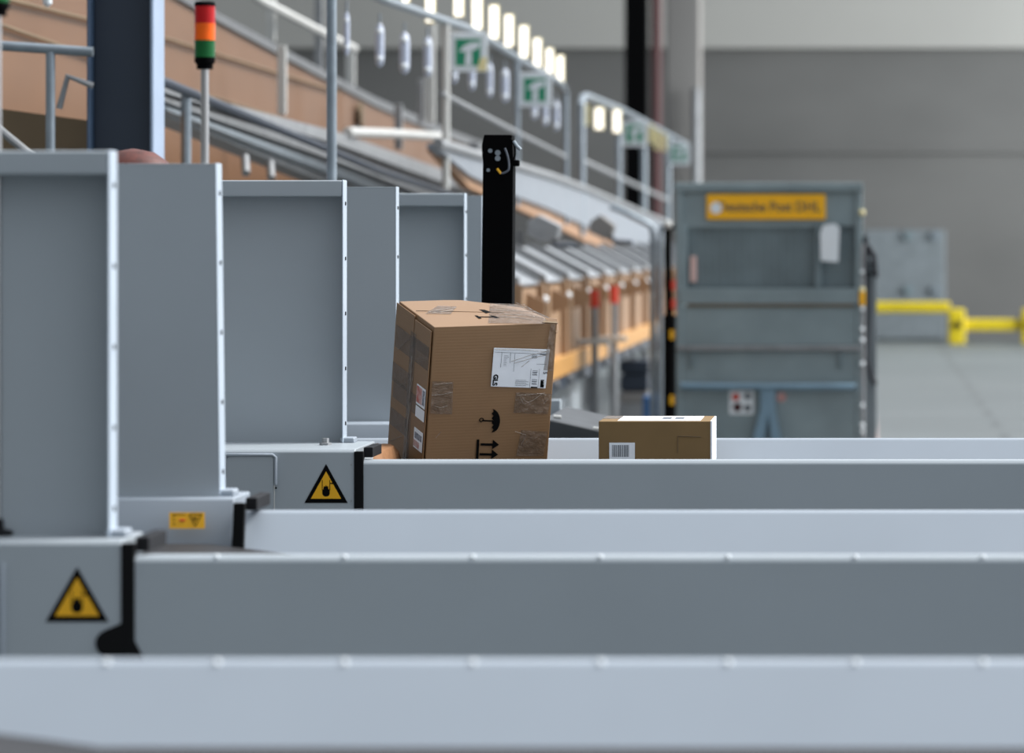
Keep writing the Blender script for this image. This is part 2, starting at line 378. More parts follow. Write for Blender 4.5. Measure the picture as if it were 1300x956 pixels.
nt_ = P(410, 0, 10.2); MB().lathe((nt_.x, 10.25, ZH), [(.016, 0), (.016, .006), (.009, .007), (.009, .018)], 6).build('nut', M['steel_dull'], c3)
yr4 = 11.15
rail(c3, yr4, P(437, 0, yr4).x, XE, True)
housing(c3, 11.5, 11.78, P(500, 0, 11.5).x, inner=True)
guard(c3, 11.62, P(503, 0, 11.62).x, -2.4, False)
belt(c3, D3 + .05, yr4 - .06)
legs(c3, (D3 + .1, 11.3), (-2, 0, 2))

# conveyor 3, short, ends behind the big box
c5 = thing('belt_conveyor', (-1.6, 13.4, 0), 'farthest grey belt conveyor, ending in a sloping outlet behind the big box', 'conveyor', 'grey belt conveyors')
MB().box(-2.4, -1.08, 12.95, 13.0, ZR - .33, ZR).build('side_rail', M['grey'], c5, bevel=.004)
MB().box(-2.4, -1.08, 13.9, 13.95, ZR - .33, ZR).build('side_rail', M['grey'], c5, bevel=.004)
MB().box(-2.4, -1.08, 13.0, 13.9, ZR - .12, ZR - .06).build('belt', M['belt'], c5, bevel=.006)
housing(c5, 12.95, 13.2, P(597, 0, 12.95).x)
guard(c5, 13.1, P(590, 0, 13.1).x, -2.5, True)
guard(c5, 13.8, P(612, 0, 13.8).x, -2.5, False)
MB().box(-2.4, P(612, 0, 13.8).x + .02, 13.6, 13.95, ZR - .05, ZH).build('housing', M['grey'], c5, bevel=.004)
ch = MB().poly_prism([P(690, 531, 12.95), P(762, 547, 12.95), P(762, 575, 12.95), P(690, 575, 12.95)], (0, .95, 0)).build('outlet_chute', M['darksteel'], c5, bevel=.006)
ch['label'] = 'dull steel sloping outlet'
for px, py in ((703, 529), (753, 544)):
    a = P(px, py, 12.97); MB().tube([a, a + Vector((.025, .0, -.002))], .006, 8).build('bright_clamp', M['pale'], ch, smooth=True)
legs(c5, (13.0, 13.85), (-2.1, -1.15))

# ---------------------------------------------------------------- signal towers
def tower(px, py_bot, D, label, scale=1.0, foot=0):
    b = P(px, py_bot, D)
    t = thing('signal_tower', (b.x, b.y, ZH), label, 'signal light', 'signal light towers')
    r = .0215*scale; c = (b.x, b.y, 0); z = b.z
    MB().tube([(b.x, b.y, ZH), (b.x, b.y, z + .01)], .0085, 14).build('pole', M['chrome'], t, smooth=True)
    MB().lathe((b.x, b.y, ZH), [(.03, 0), (.03, .008), (.014, .012), (.012, .03)], 20).build('foot', M['blackpl'], t, smooth=True)
    u = .05*scale
    MB().lathe((b.x, b.y, z), [(r*.78, 0), (r*.82, .012), (r, .014), (r*1.02, .025)], 24).build('base_cap', M['black'], t, smooth=True)
    for k, mm in enumerate(('green', 'orange', 'red')):
        z0 = z + .025 + k*.0355*scale
        ls = MB().lathe((b.x, b.y, z0), [(r, 0), (r, .032*scale), (r*1.02, .0325*scale), (r*1.02, .0355*scale)], 24).build('lens', M[mm], t, smooth=True)
        ls['label'] = mm + ' signal lens'
    MB().lathe((b.x, b.y, z + .025 + 3*.0355*scale), [(r*1.02, 0), (r*1.02, .006), (r*.9, .010)], 24).build('top_cap', M['black'], t, smooth=True)
tower(260, 88, 8.24, 'red, orange and green signal light on thin metal pole above the second guard', 1.0)
tower(-4.5, 20.5, 7.09, 'signal light cut off by the top left corner, green lens showing', 1.08)

# ---------------------------------------------------------------- black sensor column
sc_ = thing('sensor_column', (P(630, 0, 11.95).x, 11.95, 0), 'tall black metal column with cables at its top behind the big box', 'column')
DB = 11.95
lt, rt, lb, rb = P(614, 171, DB), P(651, 171, DB), P(608, 560, DB), P(649, 560, DB)
lb.z = rb.z = 0; lb.x = P(605, 0, DB).x; rb.x = P(646.5, 0, DB).x
MB().poly_prism([lb, rb, P(651.5, 201, DB), P(650, 171, DB), P(614.5, 171, DB), P(611.5, 184, DB), P(612, 197, DB), P(613, 205, DB)], (0, .09, 0)).build('post', M['black'], sc_, bevel=.003)
MB().box(lb.x - .05, rb.x + .05, DB - .05, DB + .14, 0, .015).build('base_plate', M['black'], sc_, bevel=.003)
for px, py, r_ in ((622.5, 191.5, .0065), (632, 194, .0085), (632, 201, .0085), (620, 216, .0055)):
    c = P(px, py, DB); MB().tube([c, c + Vector((0, -.006, 0))], r_, 12).build('bolt', M['steel'], sc_, smooth=True)
def curve_pts(pts, D, n=6):
    out = []
    q = [P(a, b, D) for a, b in pts]
    for i in range(len(q) - 1):
        p0, p1, p2, p3 = q[max(i-1, 0)], q[i], q[i+1], q[min(i+2, len(q)-1)]
        for k in range(n):
            t = k/n
            out.append(.5*((2*p1) + (p2 - p0)*t + (2*p0 - 5*p1 + 4*p2 - p3)*t*t + (3*p1 - p0 - 3*p2 + p3)*t*t*t))
    out.append(q[-1]); return out
MB().tube(curve_pts([(641, 188), (645, 200), (646, 214), (641, 219), (636, 220)], DB - .012), .0032, 8).build('cable', M['greyink'], sc_, smooth=True)
w = MB().tube(curve_pts([(636, 220.5), (634, 218), (631, 214)], DB - .012), .0038, 8).build('cable_end', M['yellow'], sc_, smooth=True)
MB().tube(curve_pts([(648, 176), (653, 184), (654, 195), (652, 202), (649, 203)], DB), .003, 8).build('cable', M['black'], sc_, smooth=True)
MB().tube(curve_pts([(652, 179), (656, 185), (661, 190)], DB), .005, 8).build('connector', M['steel'], sc_, smooth=True)
MB().box(P(651, 0, DB).x, P(659, 0, DB).x, DB, DB + .03, P(0, 211, DB).z, P(0, 203, DB).z).build('plug', M['black'], sc_, bevel=.004)

# ---------------------------------------------------------------- big cardboard box
W, L, H = .3586, .2776, .4455
rx = Euler((.23876, -.02126, .46607), 'XYZ')
RM = rx.to_matrix()
A = Vector(((551 - CX)/F*10.62, 10.62, EYE - (415 - CY)/F*10.62))
base = A - RM @ Vector((0, 0, H))
bx = thing('cardboard_box', base, 'large tilted cardboard box with white shipping label and umbrella symbol', 'box', rot=rx)
INV = RM.transposed()
def ray_local(px, py, ax, val):                     # where the sight line meets a face of the box
    o = INV @ (Vector((0, 0, EYE)) - base); d = INV @ (P(px, py, 10) - Vector((0, 0, EYE)))
    t = (val - o[ax])/d[ax]; return o + d*t
body = MB()
# shell: slightly bulged, right rear top edge crushed
nx, ny, nz = 8, 6, 8
def shell_vert(i, j, k):
    x, y, z = i/nx, j/ny, k/nz
    p = Vector((x*W, y*L, z*H))
    s_ = math.sin(math.pi*x)*math.sin(math.pi*z)
    if j == 0: p.y -= .004*s_
    if j == ny: p.y += .003*s_
    if i == 0: p.x -= .004*math.sin(math.pi*y)*math.sin(math.pi*z)
    if k == nz:
        d = max(0, x + .55*y - 1.02)
        p.z -= .05*d
        p.z += .002*math.sin(math.pi*x)*math.sin(math.pi*y)
    return p
vd = {}
def V(i, j, k):
    if (i, j, k) not in vd: vd[(i, j, k)] = body.bm.verts.new(shell_vert(i, j, k))
    return vd[(i, j, k)]
for i in range(nx):
    for k in range(nz):
        for j in (0, ny): body.bm.faces.new((V(i, j, k), V(i+1, j, k), V(i+1, j, k+1), V(i, j, k+1)))
for j in range(ny):
    for k in range(nz):
        for i in (0, nx): body.bm.faces.new((V(i, j, k), V(i, j+1, k), V(i, j+1, k+1), V(i, j, k+1)))
for i in range(nx):
    for j in range(ny):
        for k in (0, nz): body.bm.faces.new((V(i, j, k), V(i+1, j, k), V(i+1, j+1, k), V(i, j+1, k)))
body.build('carton', M['kraft'], bx, bevel=.0025)
# flaps of the end (left) face meeting in a seam, as thin sheets standing proud
sy = L*.47
def xface(a, b, c, d, th=.003, x=-.0045):           # sheet on the left face: y0,y1,z0,z1
    return MB().box(x - th, x, a, b, c, d)
fl = xface(.001, sy - .003, .002, H - .012).build('end_flap', M['kraft'], bx, bevel=.0015)
fl2 = xface(sy + .002, L - .001, .002, H - .003).build('end_flap', M['kraft'], bx, bevel=.0015)
xt = -.0085
MB().box(xt, xt + .0006, sy - .022, sy + .02, .0, H - .05).build('tape', M['tape'], bx)
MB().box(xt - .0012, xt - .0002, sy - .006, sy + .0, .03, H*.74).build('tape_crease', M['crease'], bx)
for (a, b, c, d) in ((.004, L - .01, H*.72, H*.86), (.02, L - .02, H*.40, H*.52), (.004, sy, H*.80, H*.87), (sy, L - .01, H*.22, H*.33), (sy, L - .004, H*.5, H*.62)):
    MB().box(xt - .0004, xt + .0002, a, b, c, d).build('tape', M['tape'], bx)
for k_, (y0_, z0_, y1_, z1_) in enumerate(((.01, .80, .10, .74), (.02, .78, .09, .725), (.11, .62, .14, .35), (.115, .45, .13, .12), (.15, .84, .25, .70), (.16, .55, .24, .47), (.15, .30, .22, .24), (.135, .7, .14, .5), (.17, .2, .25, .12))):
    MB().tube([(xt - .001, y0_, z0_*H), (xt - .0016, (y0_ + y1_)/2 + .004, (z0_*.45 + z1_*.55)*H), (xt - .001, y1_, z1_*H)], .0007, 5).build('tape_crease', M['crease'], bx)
# printed stickers on the end flap
for c0_, c1_, mm in ((H*.475, H*.60, 'redprint'), (H*.395, H*.465, 'paper'), (H*.20, H*.325, 'paper')):
    s = MB().box(xt - .0014, xt - .0006, .006, .073, c0_, c1_).build('sticker', M['paper'], bx)
    if mm == 'redprint' or c0_ < H*.3:
        s['label'] = 'white sticker with red print under tape'
        if mm == 'redprint':
            MB().box(xt - .0018, xt - .0014, .03, .071, c0_ + .006, c1_ - .004).build('red_print', M['redprint'], s)
            MB().box(xt - .0018, xt - .0014, .010, .026, c0_ + .008, c1_ - .006).build('print', M['dark_print'], s)
        else:
            MB().box(xt - .0018, xt - .0014, .03, .071, c0_ + .004, c0_ + .022).build('red_print', M['redprint'], s)
            MB().box(xt - .0018, xt - .0014, .012, .066, c0_ + .028, c0_ + .045).build('print', M['dark_print'], s)
# front face graphics (face y = 0)
YF = -.0052
def fr(px, py, y=YF):
    v = ray_local(px, py, 1, y); v.y = y; return v
def fpoly(pts, th=.0004, y=YF): return [fr(a, b, y) for a, b in pts]
lab = MB().poly_prism(fpoly([(623, 490.5), (692.5, 493), (698, 443.5), (627, 441.5)]), (0, -.0006, 0)).build('shipping_label', M['paper'], bx)
lab['label'] = 'white shipping label covered with clear tape'
Y2 = YF - .0007
Lo = fr(623, 490.5, Y2); Lx = (fr(692.5, 493, Y2) - Lo); Ly = (fr(627, 441.5, Y2) - Lo)
def lp(u, v): return Lo + Lx*u + Ly*v
def lrect(mb, u0, u1, v0, v1): mb.poly_prism([lp(u0, v0), lp(u1, v0), lp(u1, v1), lp(u0, v1)], (0, -.0003, 0))
m = MB()
lrect(m, .705, .709, .0, .5); lrect(m, .86, .864, .02, .5); lrect(m, .02, .98, .885, .892); lrect(m, .15, .155, .5, .9); lrect(m, .31, .315, .62, .88)
lrect(m, .39, .394, .4, .88); lrect(m, .80, .98, .62, .627)
for k in range(5): lrect(m, .44, .44 + .2 + .04*(k % 2), .045 + k*.035, .052 + k*.035)
for k in range(8): lrect(m, .2, .2 + random.uniform(.04, .09), .55 + k*.036, .556 + k*.036)
m.build('print_lines', M['greyink'], lab)
m = MB()
lrect(m, .90, .965, .02, .2); lrect(m, .90, .965, .205, .22)
lrect(m, .73, .85, .0, .03)
m.build('black_bar', M['ink'], lab)
m = MB()
for u0, u1, v0, v1 in ((.74, .835, .09, .23), (.74, .83, .33, .46), (.70, .80, .78, .86), (.845, .97, .86, .90)):
    # address and sorting code blocks, drawn as broken bars
    n = 7; m = MB()
    for k in range(n):
        if (k % 3) != 2: lrect(m, u0, u1 - .01*(k % 2), v0 + (v1 - v0)*k/n, v0 + (v1 - v0)*(k + .62)/n)
    m.build('print_block', M['greyink'], lab)
dn = -Ly.normalized(); rt_ = Lx.normalized()
def ftext(body_, px, py, size, mm, par, xdir, ydir, bold=0.0, xs=1.0, y=YF - .0011, name='lettering'):
    c = fr(px, py, y); return text(name, body_, size, mm, par, frame(c, xdir, ydir), .0002, bold, xs)
ftext('GLS', 628.6, 482.5, .019, M['ink'], lab, dn, rt_, bold=.0009)
ftext('5', 692, 473.5, .016, M['greyink'], lab, dn, rt_, bold=.0003)
ftext('61', 691.3, 486, .013, M['white_ink'], lab, dn, rt_, bold=.0002, y=YF - .0016)
# tape creases over label and face
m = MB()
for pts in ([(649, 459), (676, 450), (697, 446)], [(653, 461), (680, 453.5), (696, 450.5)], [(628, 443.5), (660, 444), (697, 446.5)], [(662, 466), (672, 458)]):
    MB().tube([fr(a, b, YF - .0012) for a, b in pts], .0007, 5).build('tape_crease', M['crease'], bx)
def tp(pts, mm='tape', name='tape', y=YF - .0001, th=.0003):
    return MB().poly_prism(fpoly(pts, y=y), (0, -th, 0)).build(name, M[mm], bx)
tp([(546, 525), (574, 526), (575.5, 485), (549, 484)])
tp([(652, 524), (695, 526), (701, 500), (655, 498)])
tp([(655, 579), (690, 579), (695, 548), (662, 546)])
tp([(690, 470), (701, 471), (705, 412), (699, 411)], y=YF - .0014)
m = MB()
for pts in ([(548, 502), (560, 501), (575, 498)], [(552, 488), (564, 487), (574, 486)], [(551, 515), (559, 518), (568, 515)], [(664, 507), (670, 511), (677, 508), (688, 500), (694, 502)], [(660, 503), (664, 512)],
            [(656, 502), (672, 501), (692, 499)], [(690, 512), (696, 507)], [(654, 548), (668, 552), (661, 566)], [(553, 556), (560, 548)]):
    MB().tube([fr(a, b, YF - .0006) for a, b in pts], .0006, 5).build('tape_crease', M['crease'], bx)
# umbrella, rotated a quarter turn, and the two arrows
Y3 = YF
m = MB()
cU = (625.5, 534)
arc = [(626 + 11.2*math.cos(t)*.92 - 1.5, 534 + 14.7*math.sin(t)) for t in [R(d) for d in range(-88, 89, 8)]]
scal = []
for k in range(5):                                  # scalloped canopy edge
    y_a = 534 + 14.4 - k*5.8; y_b = y_a - 5.8
    scal += [(624.2 - (0 if k else -.2), y_a), (626.6, (y_a + y_b)/2)]
scal.append((626, 519.8))
m.poly_prism(fpoly(arc + scal, y=Y3), (0, -.0004, 0))
m.poly_prism(fpoly([(612, 533), (626, 533.6), (626, 535.4), (612, 534.8)], y=Y3), (0, -.0004, 0))
m.tube([fr(a, b, Y3) for a, b in [(614, 533.5), (613.5, 531.5), (611.3, 530.8), (609.2, 532), (609, 534), (610.5, 535.5), (612.2, 535)]], .0013, 6)
m.build('umbrella_symbol', M['ink'], bx)
m = MB()
m.poly_prism(fpoly([(603.6, 592), (606.8, 592), (608.6, 558), (605.4, 558)], y=Y3), (0, -.0004, 0))
for yy in (564.2, 576.7):
    o_ = (0 if yy < 570 else -1.2)
    m.poly_prism(fpoly([(610 + o_, yy - 1.5), (625.5 + o_, yy - 1.2), (625.7 + o_, yy - 6), (633.5 + o_, yy + .4), (624.7 + o_, yy + 6), (625 + o_, yy + 1.8), (610 + o_, yy + 1.5)], y=Y3), (0, -.0004, 0))
m.build('arrow_symbol', M['ink'], bx)
# top face: seam, tapes, prints
ZTOP = H + .0022
def tf(px, py, z=ZTOP):
    v = ray_local(px, py, 2, z); v.z = z; return v
m = MB(); m.tube([tf(528, 394.5), tf(600, 396), tf(640, 397)], .0007, 5); m.build('flap_seam', M['ink'], bx)
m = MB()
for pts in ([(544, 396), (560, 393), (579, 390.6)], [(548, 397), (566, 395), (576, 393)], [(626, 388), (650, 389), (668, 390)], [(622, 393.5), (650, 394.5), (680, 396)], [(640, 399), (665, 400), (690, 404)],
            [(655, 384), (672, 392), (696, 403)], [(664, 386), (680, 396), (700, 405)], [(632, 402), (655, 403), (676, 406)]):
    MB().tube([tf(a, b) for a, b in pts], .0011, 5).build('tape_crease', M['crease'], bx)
for pts in ([(622, 385), (656, 386), (700, 405), (690, 411), (620, 410)], [(540, 398), (572, 399), (580, 389), (556, 388)]):
    MB().poly_prism([tf(a, b) for a, b in pts], tuple(Vector((0, 0, .0002)))).build('tape', M['tape'], bx)
m = MB()
m.poly_prism([tf(608, 393), tf(615, 393.3), tf(623.5, 396.3), tf(617, 398)], (0, 0, .0004))
for pts in ([(602.5, 400.5), (606, 400.6), (611.5, 404.2), (608, 404.4)], [(622, 400.6), (627, 400.8), (634, 403.6), (629, 404)], [(606, 401.8), (628, 402.2), (628, 403), (607, 402.6)]):
    m.poly_prism([tf(a, b) for a, b in pts], (0, 0, .0004))
m.build('printed_symbol', M['ink'], bx)
# torn corner at the right: dark opening and a bent flap
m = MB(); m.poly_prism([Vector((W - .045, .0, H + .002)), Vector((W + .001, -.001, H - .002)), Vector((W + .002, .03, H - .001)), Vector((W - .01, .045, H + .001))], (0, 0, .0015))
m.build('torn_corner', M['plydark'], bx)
MB().poly_prism([Vector((W + .0005, -.004, H - .03)), Vector((W + .008, .006, H - .018)), Vector((W + .006, .02, H + .006)), Vector((W - .03, .02, H + .01))], (0, .002, 0)).build('torn_flap', M['kraft'], bx)

# parcels under / beside
pk = thing('wrapped_parcel', (P(480, 0, 10.55).x, 10.55, EYE - .64), 'small crumpled brown paper parcel at the left foot of the big box', 'parcel')
z_b = EYE - .64
def lumpy(x0, x1, y0, y1, z0, z1, seed):
    mb = MB(); rg = random.Random(seed); n = (8, 6, 4)
    dd = {}
    def v(i, j, k):
        if (i, j, k) not in dd:
            a, b, c_ = i/n[0]*2 - 1, j/n[1]*2 - 1, k/n[2]*2 - 1
            f = 1 - .10*(a*a*b*b + b*b*c_*c_ + a*a*c_*c_)
            dd[(i, j, k)] = mb.bm.verts.new(((x0+x1)/2 + a*f*(x1-x0)/2 + rg.uniform(-.003, .003), (y0+y1)/2 + b*f*(y1-y0)/2 + rg.uniform(-.003, .003), (z0+z1)/2 + c_*(1 if c_ < 0 else f)*(z1-z0)/2 + (rg.uniform(-.003, .003) if k else 0)))
        return dd[(i, j, k)]
    for i in range(n[0]):
        for j in range(n[1]):
            for k in (0, n[2]): mb.bm.faces.new((v(i, j, k), v(i+1, j, k), v(i+1, j+1, k), v(i, j+1, k)))
        for k in range(n[2]):
            for j in (0, n[1]): mb.bm.faces.new((v(i, j, k), v(i+1, j, k), v(i+1, j, k+1), v(i, j, k+1)))
    for j in range(n[1]):
        for k in range(n[2]):
            for i in (0, n[0]): mb.bm.faces.new((v(i, j, k), v(i, j+1, k), v(i, j+1, k+1), v(i, j, k+1)))
    return mb
lumpy(P(440, 0, 10.5).x, P(493, 0, 10.5).x, 10.4, 10.85, z_b, EYE - (566.5 - CY)/F*10.6, 3).build('wrapping', M['kraft3'], pk, smooth=True)
a = P(452, 566, 10.5); MB().tube([P(448, 567.5, 10.6), P(462, 565.5, 10.6), P(480, 566.5, 10.6)], .0035, 6).build('fold', M['kraft3'], pk, smooth=True)
fp = thing('flat_parcel', (-1.15, 10.98, EYE - .66), 'flat brown parcel wedged under the rear of the big box', 'parcel')
MB().box(-1.27, -1.02, 10.93, 11.03, EYE - .658, EYE - .61).build('wrapping', M['kraft2'], fp, bevel=.004)

# small cardboard box
sx0, sx1 = P(760, 0, 10.7).x, P(903.5, 0, 10.7).x; sz1 = EYE - (534.8 - CY)/F*10.7; szb = EYE - .66
sb = thing('cardboard_box', ((sx0 + sx1)/2, 10.87, szb), 'small flat brown cardboard box with barcode sticker on conveyor', 'box')
MB().box(sx0, sx1, 10.7, 11.03, szb, sz1).build('carton', M['kraft2'], sb, bevel=.002)
q = lambda px, py: P(px, py, 10.699)
bc = MB().poly_prism([q(773.5, 584), (q(806, 584)), q(806, 562), q(773.5, 562)], (0, -.0005, 0)).build('barcode_sticker', M['paper'], sb)
m = MB(); x = 777.0
rg = random.Random(8)
while x < 799:
    w = rg.choice([.7, 1.1, 1.8]); 
    if x + w > 800: break
    m.poly_prism([P(x, 580, 10.6984), P(x + w, 580, 10.6984), P(x + w, 565, 10.6984), P(x, 565, 10.6984)], (0, -.0003, 0)); x += w + rg.choice([.8, 1.2])
m.build('bars', M['navy'], bc)
m = MB(); m.tube([q(860.5, 574), q(860.5, 553.5), q(890, 554.5)], .0011, 5); m.build('perforation', M['plydark'], sb)
# white tape down the right edge and over the top
MB().box(sx1 - .0035, sx1 + .0012, 10.6985, 11.0, szb + .002, sz1 + .0008).build('edge_tape', M['paper'], sb, bevel=.0005)
tl = MB().box(sx0 + .05, sx0 + .275, 10.72, 11.0, sz1, sz1 + .0008).build('address_label', M['paper'], sb)
tl['label'] = 'white label lying on the top face'
m = MB()
for k in range(2): m.box(sx0 + .165 + k*.035, sx0 + .19 + k*.035, 10.82, 10.93, sz1 + .0008, sz1 + .0011)
m.build('print', M['greyink'], tl)
MB().box(sx0 + .002, sx0 + .05, 10.85, 11.01, sz1, sz1 + .0006).build('tape', M['crease'], sb)

# ---------------------------------------------------------------- roll container
DC = 25.6
rc = thing('roll_container', (P(975, 0, DC).x, DC + .4, 0), 'tall grey-green metal roll container with yellow sign on its upper front', 'container')
def cb(name, px0, px1, py0, py1, d0, d1, mm, parent=rc, bevel=.006):
    return MB().box(P(px0, 0, DC).x, P(px1, 0, DC).x, DC + d0, DC + d1, P(0, py1, DC).z, P(0, py0, DC).z).build(name, M[mm], parent, bevel=bevel)
cb('side_panel', 858, 867, 236, 595, -.01, .8, 'cart'); cb('side_panel', 1086, 1095, 236, 595, -.01, .8, 'cart')
cb('back_panel', 860, 1094, 240, 590, .77, .8, 'cart_in')
cb('top_rail', 856, 1096, 232, 243, -.02, .05, 'cart')
cb('header_panel', 866, 1087, 243, 287, .01, .03, 'cart')
wn = cb('mesh_window', 866, 1087, 287, 366, .05, .07, 'cart_in')
m = MB()
for k in range(23): 
    x = P(871 + k*9.4, 0, DC).x; m.box(x - .002, x + .002, DC + .045, DC + .049, P(0, 366, DC).z, P(0, 287, DC).z)
m.build('wires', M['cart'], wn)
cb('window_post', 862, 872, 285, 366, .0, .06, 'cart'); cb('window_post', 1034, 1043, 285, 366, .0, .06, 'cart_in')
cb('crossbar', 862, 1090, 366, 386, -.02, .04, 'cart'); cb('hinge_line', 872, 1084, 386, 389, -.012, .0, 'plydark', bevel=0)
cb('flap_panel', 864, 1089, 389, 439, .0, .03, 'cart'); cb('crossbar', 860, 1092, 439, 445, -.03, .03, 'steel_dull')
cb('flap_panel', 864, 1089, 445, 600, .0, .03, 'cart'); cb('catch', 876, 881, 446, 466, -.02, 0, 'cart_in'); cb('catch', 1064, 1070, 446, 466, -.02, 0, 'cart_in')
MB().tube([P(864, 490, DC - .04), P(950, 491, DC - .04), P(1086, 491, DC - .04)], .022, 10).build('tow_bar', M['cart_blue'], rc, smooth=True)
tb = MB().poly_prism([P(965, 492, DC - .05), P(983, 492, DC - .05), P(984, 520, DC - .05), P(992, 560, DC - .05), P(996, 620, DC - .05), P(986, 620, DC - .05), P(975, 528, DC - .05), P(960, 620, DC - .05), P(950, 620, DC - .05), P(956, 555, DC - .05), P(965, 518, DC - .05)], (0, .035, 0)).build('tow_fork', M['cart_blue'], rc, bevel=.006)
s1 = cb('sticker', 926, 957, 496, 526, -.004, -.001, 'signwhite', bevel=0)
for (a, b, r_, mm) in ((934, 504, .025, 'redpaint'), (949, 503, .022, 'greyink'), (936, 517, .03, 'darkred'), (949, 518, .022, 'navy')):
    c = P(a, b, DC - .004); MB().tube([c, c + Vector((0, -.002, 0))], r_, 16).build('symbol', M[mm], s1)
c = P(992, 504, DC - .001); MB().tube([c, c + Vector((0, -.003, 0))], .032, 16).build('sticker', M['redprint'], rc)
ys_ = cb('sign_plate', 897, 1048, 246.5, 279, -.01, .01, 'post_yellow', bevel=.012)
c = P(976, 263, DC - .012)
text('lettering', 'Deutsche Post DHL', .088, M['plydark'], ys_, frame(c - ORG[rc.name], (1, 0, 0), (0, 0, 1)), .001, .002, .93)
c = P(909, 264, DC - .012); MB().tube([c, c + Vector((0, -.004, 0))], .038, 18).build('white_dot', M['signwhite'], ys_, smooth=True)
pc = MB().poly_prism([P(1041, 296, DC - .04), P(1045, 286, DC - .04), P(1060, 284, DC - .04), P(1066, 290, DC - .04), P(1064, 333, DC - .04), P(1042, 331, DC - .04)], (0, .01, 0)).build('document_pocket', M['signwhite'], rc, bevel=.002)
cb('contents', 876, 884, 325, 358, .03, .045, 'pink', bevel=.002)
# door hardware on the right side
hw = cb('door_edge', 1095, 1113, 330, 600, .1, .16, 'bluegrey')
for py, mm, r_ in ((270, 'cream', .02), (345, 'signwhite', .012), (368, 'cream', .018), (392, 'signwhite', .014), (418, 'signwhite', .014), (432, 'signwhite', .016), (462, 'signwhite', .016), (515, 'signwhite', .014), (540, 'signwhite', .016), (548, 'signwhite', .014)):
    MB().ball(P(1094.5, py, DC - .02), r_).build('rivet', M[mm], rc, smooth=True)
cb('reflector', 1091, 1098, 370, 388, -.03, -.01, 'post_yellow')
MB().tube([P(1098, 300, DC + .02), P(1100, 345, DC + .02), P(1112, 352, DC + .02), P(1109, 325, DC + .02), P(1101, 312, DC + .02)], .02, 8).build('strap', M['strap'], rc, smooth=True)
MB().tube([P(1101, 345, DC + .02), P(1102, 400, DC + .04), P(1099, 455, DC + .04), P(1107, 480, DC + .04), P(1112, 488, DC + .03)], .015, 8).build('strap', M['strap'], rc, smooth=True)
MB().tube([P(1095, 310, DC), P(1095, 590, DC)], .016, 8).build('door_rod', M['steel_dull'], rc, smooth=True)
for a in (870, 1084):
    for d in (.1, .7):
        x = P(a, 0, DC).x
        w = MB().tube([(x - .02, DC + d, .075), (x + .02, DC + d, .075)], .075, 20).build('wheel', M['rubber'], rc, smooth=True)
cb('deck', 858, 1095, 590, 600, 0, .8, 'cart')

# black pole with coloured marks and bent gate tubes at the container's left
bp_ = thing('black_pole', (P(850, 0, 25), 25)[0] if False else (P(850, 0, 25).x, 25, 0), 'black upright pole with red and yellow marks, left of roll container', 'pole')
z_ = 0
pts = [P(851, 286, 25), P(847.5, 292, 25), P(848, 340, 25), P(850, 400, 25), P(850, 440, 25), P(850, 500, 25)]; pts[0].x = P(856, 0, 25).x; pts.append(Vector((pts[-1].x, 25, 0)))
MB().tube(pts[:4], .024, 8).build('upper_tube', M['black'], bp_, smooth=True)
MB().tube(pts[3:], .042, 8).build('lower_tube', M['black'], bp_, smooth=True)
for px, py, mm in ((854.5, 362, 'redpaint'), (854.5, 386, 'redpaint'), (853, 425, 'yellow'), (853, 508, 'yellow')):
    c = P(px, py, 24.95); MB().box(c.x - .012, c.x + .012, 24.94, 24.99, c.z - .03, c.z + .03).build('mark', M[mm], bp_)
MB().ball(P(848, 285, 24.9), .028).build('cap', M['pale'], bp_, smooth=True)
gt = thing('tube_gate', (P(828, 0, 26.5).x, 26.5, 0), 'bent pale steel tube frame standing just left of the black pole', 'gate')
def P_(a, b, d=26.5): return P(a, b, d)
p0 = P_(829, 500); p0.z = 0
MB().tube([p0, P_(829, 300), P_(827.5, 288), P_(820, 283), P_(790, 268), P_(775, 262)], .021, 10).build('frame', M['steel'], gt, smooth=True)
p0 = P_(838, 500); p0.z = 0
MB().tube([p0, P_(838, 302), P_(839, 290), P_(846, 286)], .018, 10).build('upright', M['steel'], gt, smooth=True)

# ---------------------------------------------------------------- sorter at the left, running away from the camera
def L_(px, py, X): return onplane(px, py, -X)
